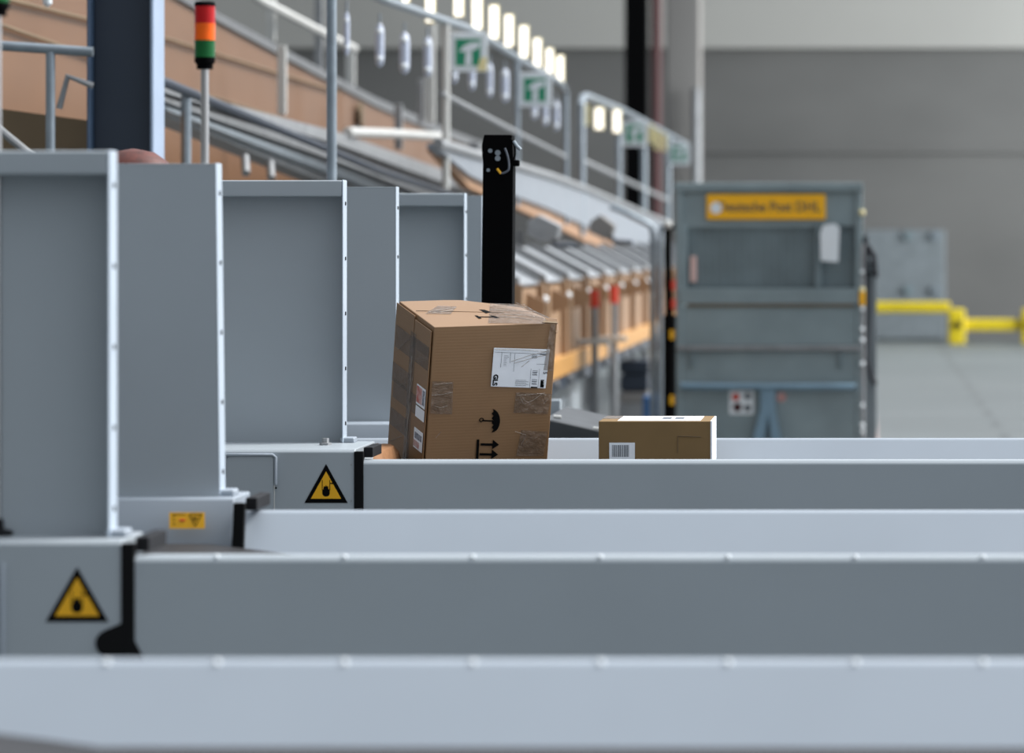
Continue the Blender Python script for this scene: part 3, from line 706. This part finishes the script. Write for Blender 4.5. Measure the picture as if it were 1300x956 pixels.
# slides
Zlow, Xlow, Xup, Zup = EYE - .23, -1.9, -2.27, EYE - .03
def chute(D):
    t = thing('sorting_chute', (Xlow, D, EYE - .82), 'wooden sorting chute with bright steel slide', 'chute', 'wooden sorting chutes along the sorter')
    w = 1.25
    # slide: bright tray with raised lips
    q = [Vector((Xup, D, Zup)), Vector((Xlow, D, Zlow)), Vector((Xlow, D, Zlow - .012)), Vector((Xup, D, Zup - .012))]
    MB().poly_prism(q, (0, w, 0)).build('slide', M['slide'], t)
    for y in (D - .03, D + w):
        q = [Vector((Xup, y, Zup + .035)), Vector((Xlow, y, Zlow + .035)), Vector((Xlow, y, Zlow - .02)), Vector((Xup, y, Zup - .02))]
        MB().poly_prism(q, (0, .03, 0)).build('slide_lip', M['steel_dull'], t)
    MB().box(Xup, Xlow + .02, D - .06, D - .03, EYE - .72, Zlow + .0).build('divider', M['ply2'], t)
    MB().box(Xlow - .03, Xlow - .01, D, D + w, EYE - .70, Zlow - .03).build('front_board', M['ply2'], t)
    MB().box(Xlow - .02, Xlow + .03, D + w - .02, D + w + .10, EYE - .72, Zlow - .01).build('end_post', M['ply2'], t, bevel=.004)
    MB().poly_prism([Vector((Xlow - .01, D + .5, Zlow - .05)), Vector((Xlow + .1, D + .5, Zlow - .10)), Vector((Xlow + .1, D + .5, Zlow - .16)), Vector((Xlow - .01, D + .5, Zlow - .2))], (0, .04, 0)).build('bracket', M['ply2'], t)
    c = Vector((Xlow + .03, D + w + .04, EYE - .33)); MB().ball(c, .024).build('knob', M['signwhite'], t, smooth=True)  # bolt head made white, its bright glint put into the colour
    return t
def anon(n, total):
    return n
nch = 15
names = ['first', 'second', 'third', 'fourth', 'fifth', 'sixth', 'seventh', 'eighth', 'ninth', 'tenth', 'eleventh', 'twelfth', 'thirteenth', 'fourteenth', 'fifteenth', 'sixteenth', 'seventeenth', 'eighteenth', 'nineteenth', 'twentieth']
proto = None
for i in range(nch):
    D = 46.5 - i*1.78
    if proto is None: proto = t = chute(D)
    else: t = copy_tree(proto, (Xlow, D, EYE - .82))
    t['label'] = 'wooden sorting chute with steel slide, %s from the far end of the row' % names[i]
# timber beam, dark underbar, rear support
tbm = thing('timber_beam', (Xlow, 21, EYE - .82), 'long yellow timber beam along the foot of the sorting chutes', 'beam')
MB().box(Xlow - .06, Xlow + .04, 20, 48.2, EYE - .82, EYE - .70).build('timber', M['timber'], tbm, bevel=.006)
for k in range(3):
    y = 22.3 + k*6; MB().box(Xlow + .04, Xlow + .05, y, y + .5, EYE - .81, EYE - .71).build('joint_plate', M['steel_dull'], tbm)
ub = thing('roller_track', (Xlow, 21, EYE - .92), 'dark steel roller track under the yellow timber beam', 'track')
MB().box(Xlow - .05, Xlow + .02, 20, 48.2, EYE - .90, EYE - .82).build('bar', M['navy'], ub)
for k in range(12):
    y = 20.4 + k*1.1; MB().tube([(Xlow + .02, y, EYE - .86), (Xlow + .05, y, EYE - .86)], .03, 12).build('roller', M['bar_yellow'] if k == 0 else M['steel_dull'], ub, smooth=True)
for y in (21, 27.6, 34, 40, 46):
    MB().box(Xlow - .05, Xlow + .01, y, y + .08, 0, EYE - .90).build('leg', M['steel_dull'], ub, bevel=.004)
# orange-tipped posts
for i, (px, lb_) in enumerate(((755, 'left'), (779.5, 'right'))):
    D = -1.80*F/(px - CX); x = -1.80
    t = thing('marker_post', (x, D, 0), 'grey post with orange-red tip in front of the chutes, %s of the two' % lb_, 'post', 'orange-tipped posts')
    z1 = P(0, 390 - 5*i, D).z; z2 = P(0, 368 - 5*i, D).z
    MB().tube([(x, D, 0), (x, D, z1)], .024, 10).build('post', M['steel_dull'], t, smooth=True)
    MB().tube([(x, D, z1), (x, D, z2)], .03, 10).build('tip', M['redpaint'], t, smooth=True)
    zz = P(0, 434 - 4*i, D).z
    MB().box(x - .11, x + .09, D - .03, D + .02, zz - .02, zz + .02).build('bracket', M['pale'], t, bevel=.005)
# machinery below
mc = thing('machine_cabinet', (-2.15, 23, 0), 'blue-grey machine cabinet under the timber beam right of the big box', 'cabinet')
MB().box(-2.3, -1.97, 20, 27.2, .05, EYE - .93).build('body', M['bluegrey'], mc, bevel=.01)
MB().box(-2.0, -1.955, 25.2, 26.6, .15, EYE - 1.0).build('door', M['grey'], mc, bevel=.006)
MB().box(-2.3, -1.97, 20.1, 27.1, 0, .05).build('plinth', M['navy'], mc)
cart = thing('tote_trolley', (P(806, 0, 33).x, 33, 0), 'dark grey trolley of stacked totes under the far chutes', 'trolley')
def kb(name, a, b, c_, d, mm, y0=33, y1=33.5, par=cart): return MB().box(P(a, 0, y0).x, P(b, 0, y0).x, y0, y1, P(0, d, y0).z, P(0, c_, y0).z).build(name, M[mm], par, bevel=.01)
kb('tote', 786, 824, 458, 474, 'navy'); kb('tote', 787, 823, 476, 496, 'navy'); kb('tote', 786, 824, 498, 512, 'colm')
MB().box(P(784, 0, 33).x, P(826, 0, 33).x, 33, 33.5, .12, P(0, 512, 33).z).build('deck', M['steel_dull'], cart, bevel=.01)
for a in (790, 820):
    x = P(a, 0, 33).x; MB().tube([(x - .02, 33.1, .06), (x + .02, 33.1, .06)], .06, 14).build('wheel', M['rubber'], cart, smooth=True)
kb2 = tag(MB().box(P(816, 0, 30).x, P(839, 0, 30).x, 30, 30.3, 0, P(0, 503, 30).z).build('crate', M['blue'], bevel=.012), 'blue plastic crate stack beside the roll container', 'crate')
pt = tag(MB().box(P(830, 0, 31).x, P(839, 0, 31).x, 31, 31.1, 0, P(0, 455, 31).z).build('post', M['bluegrey'], bevel=.006), 'pale grey post standing behind the blue crate', 'post')
# scanners hanging over slides
for (a, b, c_, d, mm, px2, lbl) in ((669, 711, 276, 306, 'steel_dull', 700, 'dark grey scanner box on arm over the chutes, left one'), (748, 780, 276, 302, 'colm', 762, 'light grey scanner box over the chutes, right one')):
    D = 22.5 if a < 700 else 26
    p = P((a+b)/2, (c_+d)/2, D)
    t = thing('scanner', (p.x, D, p.z), lbl, 'scanner', 'scanners above the chutes')
    MB().poly_prism([P(a, c_ + 6, D), P(a + 14, c_ - 4, D), P(b, c_ + 10, D), P(b - 4, d - 2, D), P(a + 20, d + 2, D), P(a, d - 8, D)], (0, .22, 0)).build('body', M[mm], t, bevel=.012)
    MB().tube([P((a+b)/2 + 8, d - 6, D + .1), P((a+b)/2 + 16, d + 4, D + .1), P(b + 22, d + 6, D + .15)], .016, 8).build('arm', M['navy'], t, smooth=True)
# fascia + wood strip + walkway
XF = 2.33
fa = thing('walkway', (-XF, 22, EYE), 'pale grey walkway deck edge above the slides, with wooden strip', 'walkway')
top = [(556, 182), (596, 194), (640, 206), (700, 224), (744, 240), (822, 273), (850, 284)]
bot = [(556, 188), (596, 222), (640, 243), (700, 266), (744, 287), (822, 324), (850, 336)]
MB().strip([L_(a, b, XF) for a, b in top], [L_(a, b, XF) for a, b in bot], (-.06, 0, 0)).build('fascia', M['fascia'], fa)
bot2 = [(556, 192), (596, 238), (640, 257), (700, 284), (744, 307), (822, 336), (850, 346)]
MB().strip([L_(a, b, XF + .03) for a, b in bot], [L_(a, b, XF + .03) for a, b in bot2], (-.06, 0, 0)).build('wood_strip', M['ply3'], fa)
MB().tube([L_(a, b, XF) for a, b in top], .03, 8).build('edge_tube', M['steel_dull'], fa, smooth=True)
D0, D9 = L_(600, 200, XF).y, L_(850, 200, XF).y
for k in range(7):
    y = D0 + .4 + (D9 - D0 - .8)*k/6; MB().box(-XF - .45, -XF - .38, y, y + .07, 0, EYE + .1).build('leg', M['steel_dull'], fa)

# railings with signs
XR = 2.35
def rail_post(t, px, y0, y1, r_=.022, X=XR, name='post', mm='steel'):
    MB().tube([L_(px, y0, X), L_(px, y1, X)], r_, 8).build(name, M[mm], t, smooth=True)
ra = thing('railing', L_(560, 240, XR), 'nearer pale tube railing above the sorter that carries two green signs', 'railing', 'railings along the sorter')
MB().tube([L_(380, -62, XR), L_(470, -9, XR), L_(488, 0, XR), L_(540, 18, XR), L_(599, 38, XR), L_(667, 80, XR), L_(700, 98, XR), L_(713, 107, XR), L_(718, 118, XR), L_(718, 285, XR)], .024, 10).build('top_tube', M['steel'], ra, smooth=True)
rail_post(ra, 566, 30, 240, mm='pale'); rail_post(ra, 656, 74, 262, mm='steel'); 
MB().tube([L_(560, 118, XR), L_(640, 160, XR), L_(718, 199, XR)], .016, 8).build('mid_tube', M['steel_dull'], ra, smooth=True)
rb_ = thing('railing', L_(738, 300, XR), 'farther pale tube railing above the sorter that carries two smaller green signs', 'railing', 'railings along the sorter')
MB().tube([L_(738, 300, XR), L_(738, 132, XR), L_(740, 123, XR), L_(746, 122, XR), L_(790, 140, XR), L_(850, 172, XR), L_(872, 184, XR)], .03, 10).build('top_tube', M['steel'], rb_, smooth=True)
for px, y0, y1 in ((785, 140, 262), (817, 155, 274), (848, 172, 286)): rail_post(rb_, px, y0, y1, .03)
MB().tube([L_(738, 203, XR), L_(790, 227, XR), L_(848, 254, XR)], .022, 8).build('mid_tube', M['steel_dull'], rb_, smooth=True)
# green signs
def sign(px, py, half, D, label, yel=False):
    c = P(px, py, D); h = half*D/F
    t = thing('green_sign', c, label, 'sign', 'green pictogram signs on the railings')
    MB().box(c.x - h, c.x + h, D - .01, D, c.z - h*1.06, c.z + h*1.06).build('board', M['signwhite'], t, bevel=.006)
    g = h*.72
    f = MB().box(c.x - g, c.x + g*.86, D - .013, D - .01, c.z - g, c.z + g).build('green_field', M['signgreen'], t)
    def q(u, v): return Vector((c.x + u*g, D - .014, c.z + v*g))
    m = MB()
    m.poly_prism([q(-.75, .05), q(-.35, .5), (q(.1, .72)), q(.8, .78), q(.8, .45), q(.45, .15), q(.15, .1), q(-.3, .05)], (0, -.002, 0))
    m.poly_prism([q(-.3, -.95), q(.25, -.95), q(.2, .15), q(-.22, .1)], (0, -.002, 0))
    m.build('pictogram', M['signwhite'], f)
    if yel: MB().poly_prism([Vector((c.x + h*.98, D - .012, c.z - h*1.0)), Vector((c.x + h*.98, D - .012, c.z - h*.25)), Vector((c.x + h*.6, D - .012, c.z - h*.35)), Vector((c.x + h*.45, D - .012, c.z - h*1.0))], (0, -.004, 0)).build('yellow_tab', M['cream'], t)
sign(595.5, 66.5, 23.5, XR*F/(CX - 572) - .08, 'largest green pictogram sign with a yellow corner on nearer railing', True)
sign(680, 114, 20.5, XR*F/(CX - 660) - .08, 'green pictogram sign hanging right of the largest one')
sign(806, 169.5, 15.5, XR*F/(CX - 790) - .08, 'small pale green sign on the farther railing beside white plates')
sign(862.5, 195.5, 13, XR*F/(CX - 848) - .08, 'smallest green sign at the far end of the railing, above roll container')
def rail_z(y):
    pp = [L_(a, b, XR) for a, b in ((380, -62), (470, -9), (488, 0), (540, 18), (599, 38), (667, 80), (700, 98), (713, 107))]
    for a, b in zip(pp, pp[1:]):
        if a.y <= y <= b.y: return a.z + (b.z - a.z)*(y - a.y)/(b.y - a.y)
    return pp[-1].z
# backlit plates above / on the rails
plates = [(515, -40, 4, 10), (546, -30, 30, 13), (582, -22, 22, 13), (605.5, -6, 38, 14), (627, 6, 50, 13), (646, 18, 60, 12), (665, 32, 74, 12), (682, 48, 87, 11), (697.5, 61, 98, 10), (711, 70, 107, 10)]
for i, (px, y0, y1, w) in enumerate(plates):
    X = XR + .06; p = L_(px, (y0 + y1)/2, X); s = F/p.y
    t = thing('indicator_plate', L_(px, y1, X), 'bright white upright plate on nearer railing, %s from the left' % names[i], 'light', 'bright plates on the nearer railing')
    hh = (y1 - y0)/2/s; ww = w/2/s
    fr_ = MB().box(p.x - ww, p.x + ww, p.y, p.y + .02, p.z - hh, p.z + hh).build('casing', M['cream'], t, bevel=.005)
    MB().tube([(p.x, p.y + .02, p.z - hh + .08), (p.x, p.y + .02, rail_z(p.y) + .01), (-XR, p.y + .02, rail_z(p.y))], .008, 8).build('bracket', M['steel'], t, smooth=True)
    MB().box(p.x - ww*.8, p.x + ww*.8, p.y - .003, p.y, p.z - hh*.93, p.z + hh*.93).build('light_face', M['lamp'], t)
plates2 = [(743, 133, 160, 9), (760.5, 136, 165, 13), (783, 139, 169, 11), (826, 158, 182, 7), (834, 165, 190, 8), (843, 170, 192, 6)]
for i, (px, y0, y1, w) in enumerate(plates2):
    X = XR - .03; p = L_(px, (y0 + y1)/2, X); s = F/p.y; hh = (y1 - y0)/2/s; ww = w/2/s
    t = thing('indicator_plate', p, 'bright plate hanging under the farther railing, %s from the left' % names[i], 'light', 'bright plates on the farther railing')
    MB().box(p.x - ww, p.x + ww, p.y, p.y + .02, p.z - hh, p.z + hh).build('casing', M['cream'], t, bevel=.005)
    MB().box(p.x - ww*.75, p.x + ww*.75, p.y - .003, p.y, p.z - hh*.9, p.z + hh*.9).build('light_face', M['lamp'] if i in (1, 2) else M['cream'], t)
caps = [(440, 15, 71, 8), (482, 30, 85, 12), (513.5, 41, 94, 14), (543, 47, 98, 12), (577, 60, 106, 9), (599, 70, 115, 10), (621.5, 80, 124, 9), (641, 87, 130, 11), (678, 112, 152, 9), (692, 120, 160, 9), (706, 128, 166, 9)]
for i, (px, y0, y1, w) in enumerate(caps):
    X = XR + .03; a, b = L_(px, y0, X), L_(px, y1, X); s = F/a.y; r_ = w/2/s*.92
    t = thing('label_holder', a, 'milky plastic holder hanging below nearer railing, %s from the left' % names[i], 'holder', 'plastic holders under the railing')
    MB().lathe((a.x, a.y, b.z), [(r_*.3, 0), (r_*.9, .02), (r_, .05), (r_, a.z - b.z - .05), (r_*.9, a.z - b.z - .02), (r_*.3, a.z - b.z)], 14).build('tube', M['clear'], t, smooth=True)
    for z in (b.z + .04, a.z - .04): MB().ball((a.x, a.y - r_*.5, z), r_*.8).build('end_stud', M['signwhite'], t, smooth=True)
    MB().tube([(a.x, a.y, a.z), (a.x, a.y, a.z + .05)], .006, 6).build('hook', M['steel'], t, smooth=True)

# plywood wall and inclined conveyor at the left
XP = 3.5
pw = thing('plywood_cladding', (-XP, 20, .5), 'large orange-brown plywood side wall descending behind the guards', 'wall panel')
top = [(-80, -180), (120, -66), (210, -17), (275, 20), (380, 77), (476, 128), (560, 165), (640, 196)]
pts = [L_(a, b, XP) for a, b in top]; lo = [Vector((-XP, pts[-1].y, EYE - .2)), Vector((-XP, pts[0].y, EYE - .2))]
MB().poly_prism(pts + lo, (-.05, 0, 0)).build('sheet', M['ply'], pw)
tr = [(-80, -180), (120, -66), (210, -17), (275, 20), (380, 77), (476, 128), (560, 165), (640, 196)]
MB().strip([L_(a, b - 5, XP - .02) for a, b in tr], [L_(a, b + 6, XP - .02) for a, b in tr], (-.09, 0, 0)).build('top_trim', M['trimgrey'], pw)
for ofs in ((44, 118), (100, 188)):
    MB().tube([L_(-60, -40 + ofs[0]*.5, XP - .02), L_(213, ofs[0] + 5, XP - .02), L_(430, ofs[1] + 10 - ofs[0]*.25, XP - .02)], .008, 6).build('seam', M['plydark'], pw)
c = L_(455, 147, XP - .02); MB().tube([c, c + Vector((.03, 0, 0))], .09, 12).build('port', M['plydark'], pw, smooth=True)
for y in (17, 22, 27, 31): MB().box(-XP - .12, -XP - .04, y, y + .08, 0, EYE - .1).build('leg', M['steel_dull'], pw)
dk = tag(MB().poly_prism([P(-60, 130, 14.6), P(113, 153, 14.6), Vector((P(113, 0, 14.6).x, 14.6, 0)), Vector((P(-60, 0, 14.6).x, 14.6, 0))], (0, .05, 0)).build('hardboard_panel', M['plydark']), 'dark brown hardboard sheet low behind the leftmost guard', 'panel')  # shade low on the plywood, put in as a darker sheet
ic = thing('inclined_conveyor', (-2.95, 20, EYE), 'grey inclined conveyor side with stacked ledges running down behind the guards', 'conveyor')
XI = 2.95
et = [(190, 100), (213, 111), (330, 142), (430, 168), (520, 200), (620, 236)]
layers = [((0, 9), 'steel_dull', 0), ((9, 15), 'colm', .05), ((15, 22), 'steel_dull', .0), ((22, 27), 'colm', .05), ((27, 33), 'steel', .0), ((33, 42), 'steel_dull', .06)]
def edge(off):                                     # ledge lines spread with distance down the ramp
    return [(x, y + off*(.9 + .9*max(0, min(1, (x - 213)/250)))) for x, y in et]
for (a, b), mm, ins in layers:
    MB().strip([L_(x, y, XI + ins) for x, y in edge(a)], [L_(x, y, XI + ins) for x, y in edge(b)], (-.12, 0, 0)).build('ledge', M[mm], ic)
MB().tube([L_(190, 97, XI - .08), L_(213, 106, XI - .08), L_(300, 142, XI - .08), L_(400, 183, XI - .08), L_(480, 217, XI - .08), L_(566, 246, XI - .08), L_(600, 258, XI - .08)], .022, 8).build('handrail', M['navy'], ic, smooth=True)
MB().tube([L_(236, 116, XI - .06), L_(236, 240, XI - .06)], .022, 8).build('post', M['steel'], ic, smooth=True)
for px, py in ((311, 207), (343, 214)):
    c = L_(px, py, XI); MB().tube([c + Vector((0, 0, .03)), c + Vector((.02, -.1, -.05))], .02, 8).build('bracket', M['steel_dull'], ic, smooth=True)
for y in (17, 22, 27): MB().box(-XI - .1, -XI - .04, y, y + .06, 0, EYE + .0).build('leg', M['steel_dull'], ic)
MB().tube([L_(441, 168, XI), L_(500, 170, XI), L_(566, 174, XI)], .03, 8).build('cross_tube', M['pale'], ic, smooth=True)
# stand-alone posts behind
for (px, y0, y1, w, mm, X, lbl) in ((358, 58, 146, 11, 'pale', 3.2, 'pale post against the plywood wall, right of the signal light'),
                                    (344, -20, 52, 11, 'pale', 3.8, 'short pale post above the plywood wall near the top edge'),
                                    (405, -20, 95, 10, 'steel_dull', 4.2, 'faint grey post left of the galvanised pipe'),
                                    (445, 56, 112, 11, 'pale', 4.0, 'pale post below the leftmost plastic holder'),
                                    (506, 132, 190, 10, 'steel_dull', 3.1, 'short grey post at the top of the inclined conveyor'),
                                    (546, 20, 156, 12, 'pale', 3.0, 'tall pale post left of the largest green sign'),
                                    (534, 100, 156, 7, 'steel_dull', 3.05, 'thin grey post beside the tall pale post'),
                                    (602, 180, 236, 13, 'steel_dull', 2.6, 'grey post just left of the black column')):
    a, b = L_(px, y0, X), L_(px, y1, X); r_ = w/2/(F/a.y)
    MB().box(a.x - r_, a.x + r_, a.y - r_, a.y + r_, b.z, a.z).build('support_post', M[mm], pw if px < 530 else fa, bevel=.004)
hb = thing('handrail', L_(330, 0, 3.7), 'faint pale handrail descending at the top above the plywood wall', 'railing')
MB().tube([L_(300, -22, 3.7), L_(330, 0, 3.7), L_(395, 34, 3.7), L_(450, 62, 3.7)], .03, 8).build('tube', M['pale'], hb, smooth=True)

# galvanised pipe, pillar, left railing
gp = tag(MB().tube([(P(421, 0, 14).x, 14, 0), P(421, -60, 14)], .018, 14).build('steel_pipe', M['steel'], smooth=True), 'bright galvanised vertical pipe behind the third guard', 'pipe')
pl = thing('steel_pillar', (P(163, 0, 14.3).x, 14.3, 0), 'dark blue steel pillar with pale right flange', 'pillar')
def xb(n, a, b, mm, y0, y1): return MB().box(P(a, 0, 14.3).x, P(b, 0, 14.3).x, y0, y1, 0, 5).build(n, M[mm], pl, bevel=.006)
xb('flange', 114, 119, 'navy2', 14.24, 14.46); xb('web', 119, 195, 'navy', 14.30, 14.36); f_ = xb('flange', 194, 199, 'navy_light', 14.24, 14.46); f_['label'] = 'pale blue-grey right flange'  # flange tones carry the light falling on the pillar
lr = thing('handrail', P(60, 60, 14.6), 'grey tube railing at far left crossing in front of plywood', 'railing')
MB().tube([P(-60, 54, 14.1), P(0, 58, 14.1), P(118, 66, 14.1)], .018, 10).build('top_tube', M['steel'], lr, smooth=True)
MB().tube([P(64, 66, 14.1), P(64, 330, 14.1)], .017, 10).build('post', M['steel'], lr, smooth=True)
MB().tube([P(-30, 140, 14.0), P(40, 198, 14.0), P(90, 240, 14.0)], .014, 8).build('brace', M['steel_dull'], lr, smooth=True)
MB().tube([P(118, 109, 14.2), P(86, 97, 14.2), P(75, 138, 14.2)], .012, 8).build('hook_bar', M['steel_dull'], lr, smooth=True)
MB().tube([P(64, 330, 14.1), Vector((P(64, 0, 14.1).x, 14.1, 0))], .017, 8).build('post_foot', M['steel'], lr, smooth=True)
lm = thing('small_lamp', P(60, 4, 15), 'small white lamp at the top edge left of the pillar', 'lamp')
MB().lathe(P(60, 9, 15), [(.005, 0), (.018, .012), (.02, .06), (.012, .08)], 16).build('bulb', M['signwhite'], lm, smooth=True)
MB().tube([P(60, 0, 15), P(60, -40, 15)], .008, 8).build('stem', M['pale'], lm, smooth=True)

# ---------------------------------------------------------------- person behind the second guard
def skin(name, joints, edges, m, parent, sub=2):
    me = bpy.data.meshes.new(name); me.from_pydata([j[0] for j in joints], edges, []); me.update()
    o = bpy.data.objects.new(name, me); C.objects.link(o); o.parent = parent; me.materials.append(m)
    sk = o.modifiers.new('skin', 'SKIN'); sk.use_smooth_shade = True
    if not me.skin_vertices: bpy.context.view_layer.objects.active = o
    for i, j in enumerate(joints):
        v = me.skin_vertices[0].data[i]; v.radius = j[1] if isinstance(j[1], tuple) else (j[1], j[1]); v.use_root = (i == 0)
    ss = o.modifiers.new('sub', 'SUBSURF'); ss.levels = sub; ss.render_levels = sub
    return o
px_, py_ = P(169, 0, 9.3).x, 9.3
pe = thing('person', (px_, py_, 0), 'person in dark work clothes behind the second guard, only reddish hair visible', 'person')
J = [((0, 0, .97), (.15, .11)), ((0, 0, 1.15), (.14, .10)), ((0, 0, 1.34), (.17, .11)), ((0, 0, 1.47), (.10, .08)), ((0, -.01, 1.54), .055), ((0, -.02, 1.62), (.062, .075)), ((0, -.025, 1.70), (.074, .092)), ((0, -.01, 1.765), (.05, .065)),
     ((-.2, 0, 1.43), .055), ((-.25, .0, 1.14), .042), ((-.24, -.12, .92), .03), ((.2, 0, 1.43), .055), ((.25, .0, 1.14), .042), ((.24, -.12, .92), .03),
     ((-.1, 0, .86), .09), ((-.11, 0, .48), .06), ((-.12, .02, .09), .045), ((-.12, -.14, .04), .035), ((.1, 0, .86), .09), ((.11, 0, .48), .06), ((.12, .02, .09), .045), ((.12, -.14, .04), .035)]
Ed = [(0, 1), (1, 2), (2, 3), (3, 4), (4, 5), (5, 6), (6, 7), (2, 8), (8, 9), (9, 10), (2, 11), (11, 12), (12, 13), (0, 14), (14, 15), (15, 16), (16, 17), (0, 18), (18, 19), (19, 20), (20, 21)]
skin('body', J, Ed, M['skin'], pe)
# hair cap, clothing, face
hair = MB(); hair.lathe((0, .0, 1.715), [(.083, -.03), (.092, .0), (.09, .04), (.075, .075), (.045, .098), (.004, .107)], 24)
bmesh.ops.scale(hair.bm, vec=(.92, 1.12, 1), verts=hair.bm.verts, space=Matrix.Translation((0, 0, 0)))
ORG[pe.name] = Vector((0, 0, 0)); hair.build('hair', M['hair'], pe, smooth=True)
Jc = [((0, 0, .97), (.165, .125)), ((0, 0, 1.15), (.155, .115)), ((0, 0, 1.34), (.185, .125)), ((0, 0, 1.46), (.11, .09)), ((-.2, 0, 1.43), .066), ((-.25, 0, 1.14), .053), ((-.24, -.1, .96), .042), ((.2, 0, 1.43), .066), ((.25, 0, 1.14), .053), ((.24, -.1, .96), .042),
      ((-.1, 0, .86), .105), ((-.11, 0, .48), .075), ((-.12, .02, .12), .062), ((.1, 0, .86), .105), ((.11, 0, .48), .075), ((.12, .02, .12), .062)]
skin('work_clothes', Jc, [(0, 1), (1, 2), (2, 3), (2, 4), (4, 5), (5, 6), (2, 7), (7, 8), (8, 9), (0, 10), (10, 11), (11, 12), (0, 13), (13, 14), (14, 15)], M['shirt'], pe)
for s in (-1, 1):
    MB().box(s*.12 - .045, s*.12 + .045, -.2, .07, 0, .075).build('shoe', M['black'], pe, bevel=.025)
    MB().ball((s*.082, -.02, 1.655), .022).build('ear', M['skin'], pe, smooth=True)
    for k in range(4): MB().tube([(s*.24 + (k - 1.5)*.016, -.13, .9), (s*.24 + (k - 1.5)*.017, -.155, .86), (s*.24 + (k - 1.5)*.016, -.15, .815 + .006*abs(k - 1.5))], .008, 8).build('finger', M['skin'], pe, smooth=True)
    MB().tube([(s*.21, -.13, .91), (s*.19, -.16, .88), (s*.195, -.17, .85)], .009, 8).build('thumb', M['skin'], pe, smooth=True)
    MB().ball((s*.03, -.105, 1.675), .011).build('eye', M['signwhite'], pe, smooth=True)
MB().tube([(0, -.10, 1.675), (0, -.125, 1.645), (0, -.115, 1.635)], .012, 8).build('nose', M['skin'], pe, smooth=True)
MB().box(-.022, .022, -.11, -.1, 1.598, 1.606).build('mouth', M['redprint'], pe)
pe.rotation_euler = (0, 0, R(262))

# ---------------------------------------------------------------- light
w = bpy.data.worlds.new('World'); bpy.context.scene.world = w; w.use_nodes = True
nt = w.node_tree; bg = nt.nodes['Background']
tc = nt.nodes.new('ShaderNodeTexCoord'); dp_ = nt.nodes.new('ShaderNodeVectorMath'); dp_.operation = 'DOT_PRODUCT'
dp_.inputs[1].default_value = Vector((.62, .30, .72)).normalized()
cr = nt.nodes.new('ShaderNodeValToRGB')
nt.links.new(tc.outputs['Generated'], dp_.inputs[0])
mr = nt.nodes.new('ShaderNodeMapRange'); mr.inputs['From Min'].default_value = -1; mr.inputs['From Max'].default_value = 1
nt.links.new(dp_.outputs['Value'], mr.inputs['Value']); nt.links.new(mr.outputs['Result'], cr.inputs['Fac'])
e = cr.color_ramp.elements
e[0].position = .0; e[0].color = (.10, .105, .11, 1)
e[1].position = 1.0; e[1].color = (2.0, 2.1, 2.25, 1)
x = e.new(.55); x.color = (.45, .485, .52, 1)
x = e.new(.80); x.color = (1.1, 1.18, 1.28, 1)
nt.links.new(cr.outputs['Color'], bg.inputs['Color']); bg.inputs['Strength'].default_value = 1.0
sun = bpy.data.lights.new('daylight', 'SUN'); sun.energy = 5.0; sun.angle = R(24); sun.color = (1, .98, .95)
so = bpy.data.objects.new('daylight', sun); C.objects.link(so)
so.rotation_euler = Vector((-.58, -.16, -.66)).to_track_quat('-Z', 'Y').to_euler()

gl = bpy.data.lights.new('gate_daylight', 'AREA'); gl.shape = 'RECTANGLE'; gl.size = 10; gl.size_y = 8; gl.energy = 3900; gl.color = (.93, .98, 1)  # unseen area light, added to brighten the back wall from the right
go = bpy.data.objects.new('gate_daylight', gl); C.objects.link(go); go.location = (13, 56, 5); go.rotation_euler = Vector((-1, .25, 0)).to_track_quat('-Z', 'Z').to_euler()
# ---------------------------------------------------------------- camera
cam = bpy.data.cameras.new('camera'); co = bpy.data.objects.new('camera', cam); C.objects.link(co)
co.location = (0, 0, EYE); co.rotation_euler = (R(90), 0, 0)
cam.sensor_width = 36; cam.lens = 36*F/1300; cam.shift_x = (650 - CX)/1300; cam.shift_y = -(478 - CY)/1300
cam.clip_end = 300; cam.dof.use_dof = True; cam.dof.focus_distance = 10.6; cam.dof.aperture_fstop = 4.0
sc = bpy.context.scene; sc.camera = co
sc.view_settings.view_transform = 'Standard'; sc.view_settings.look = 'None'; sc.view_settings.gamma = 1; sc.view_settings.exposure = 0
sc.view_settings.use_curve_mapping = False
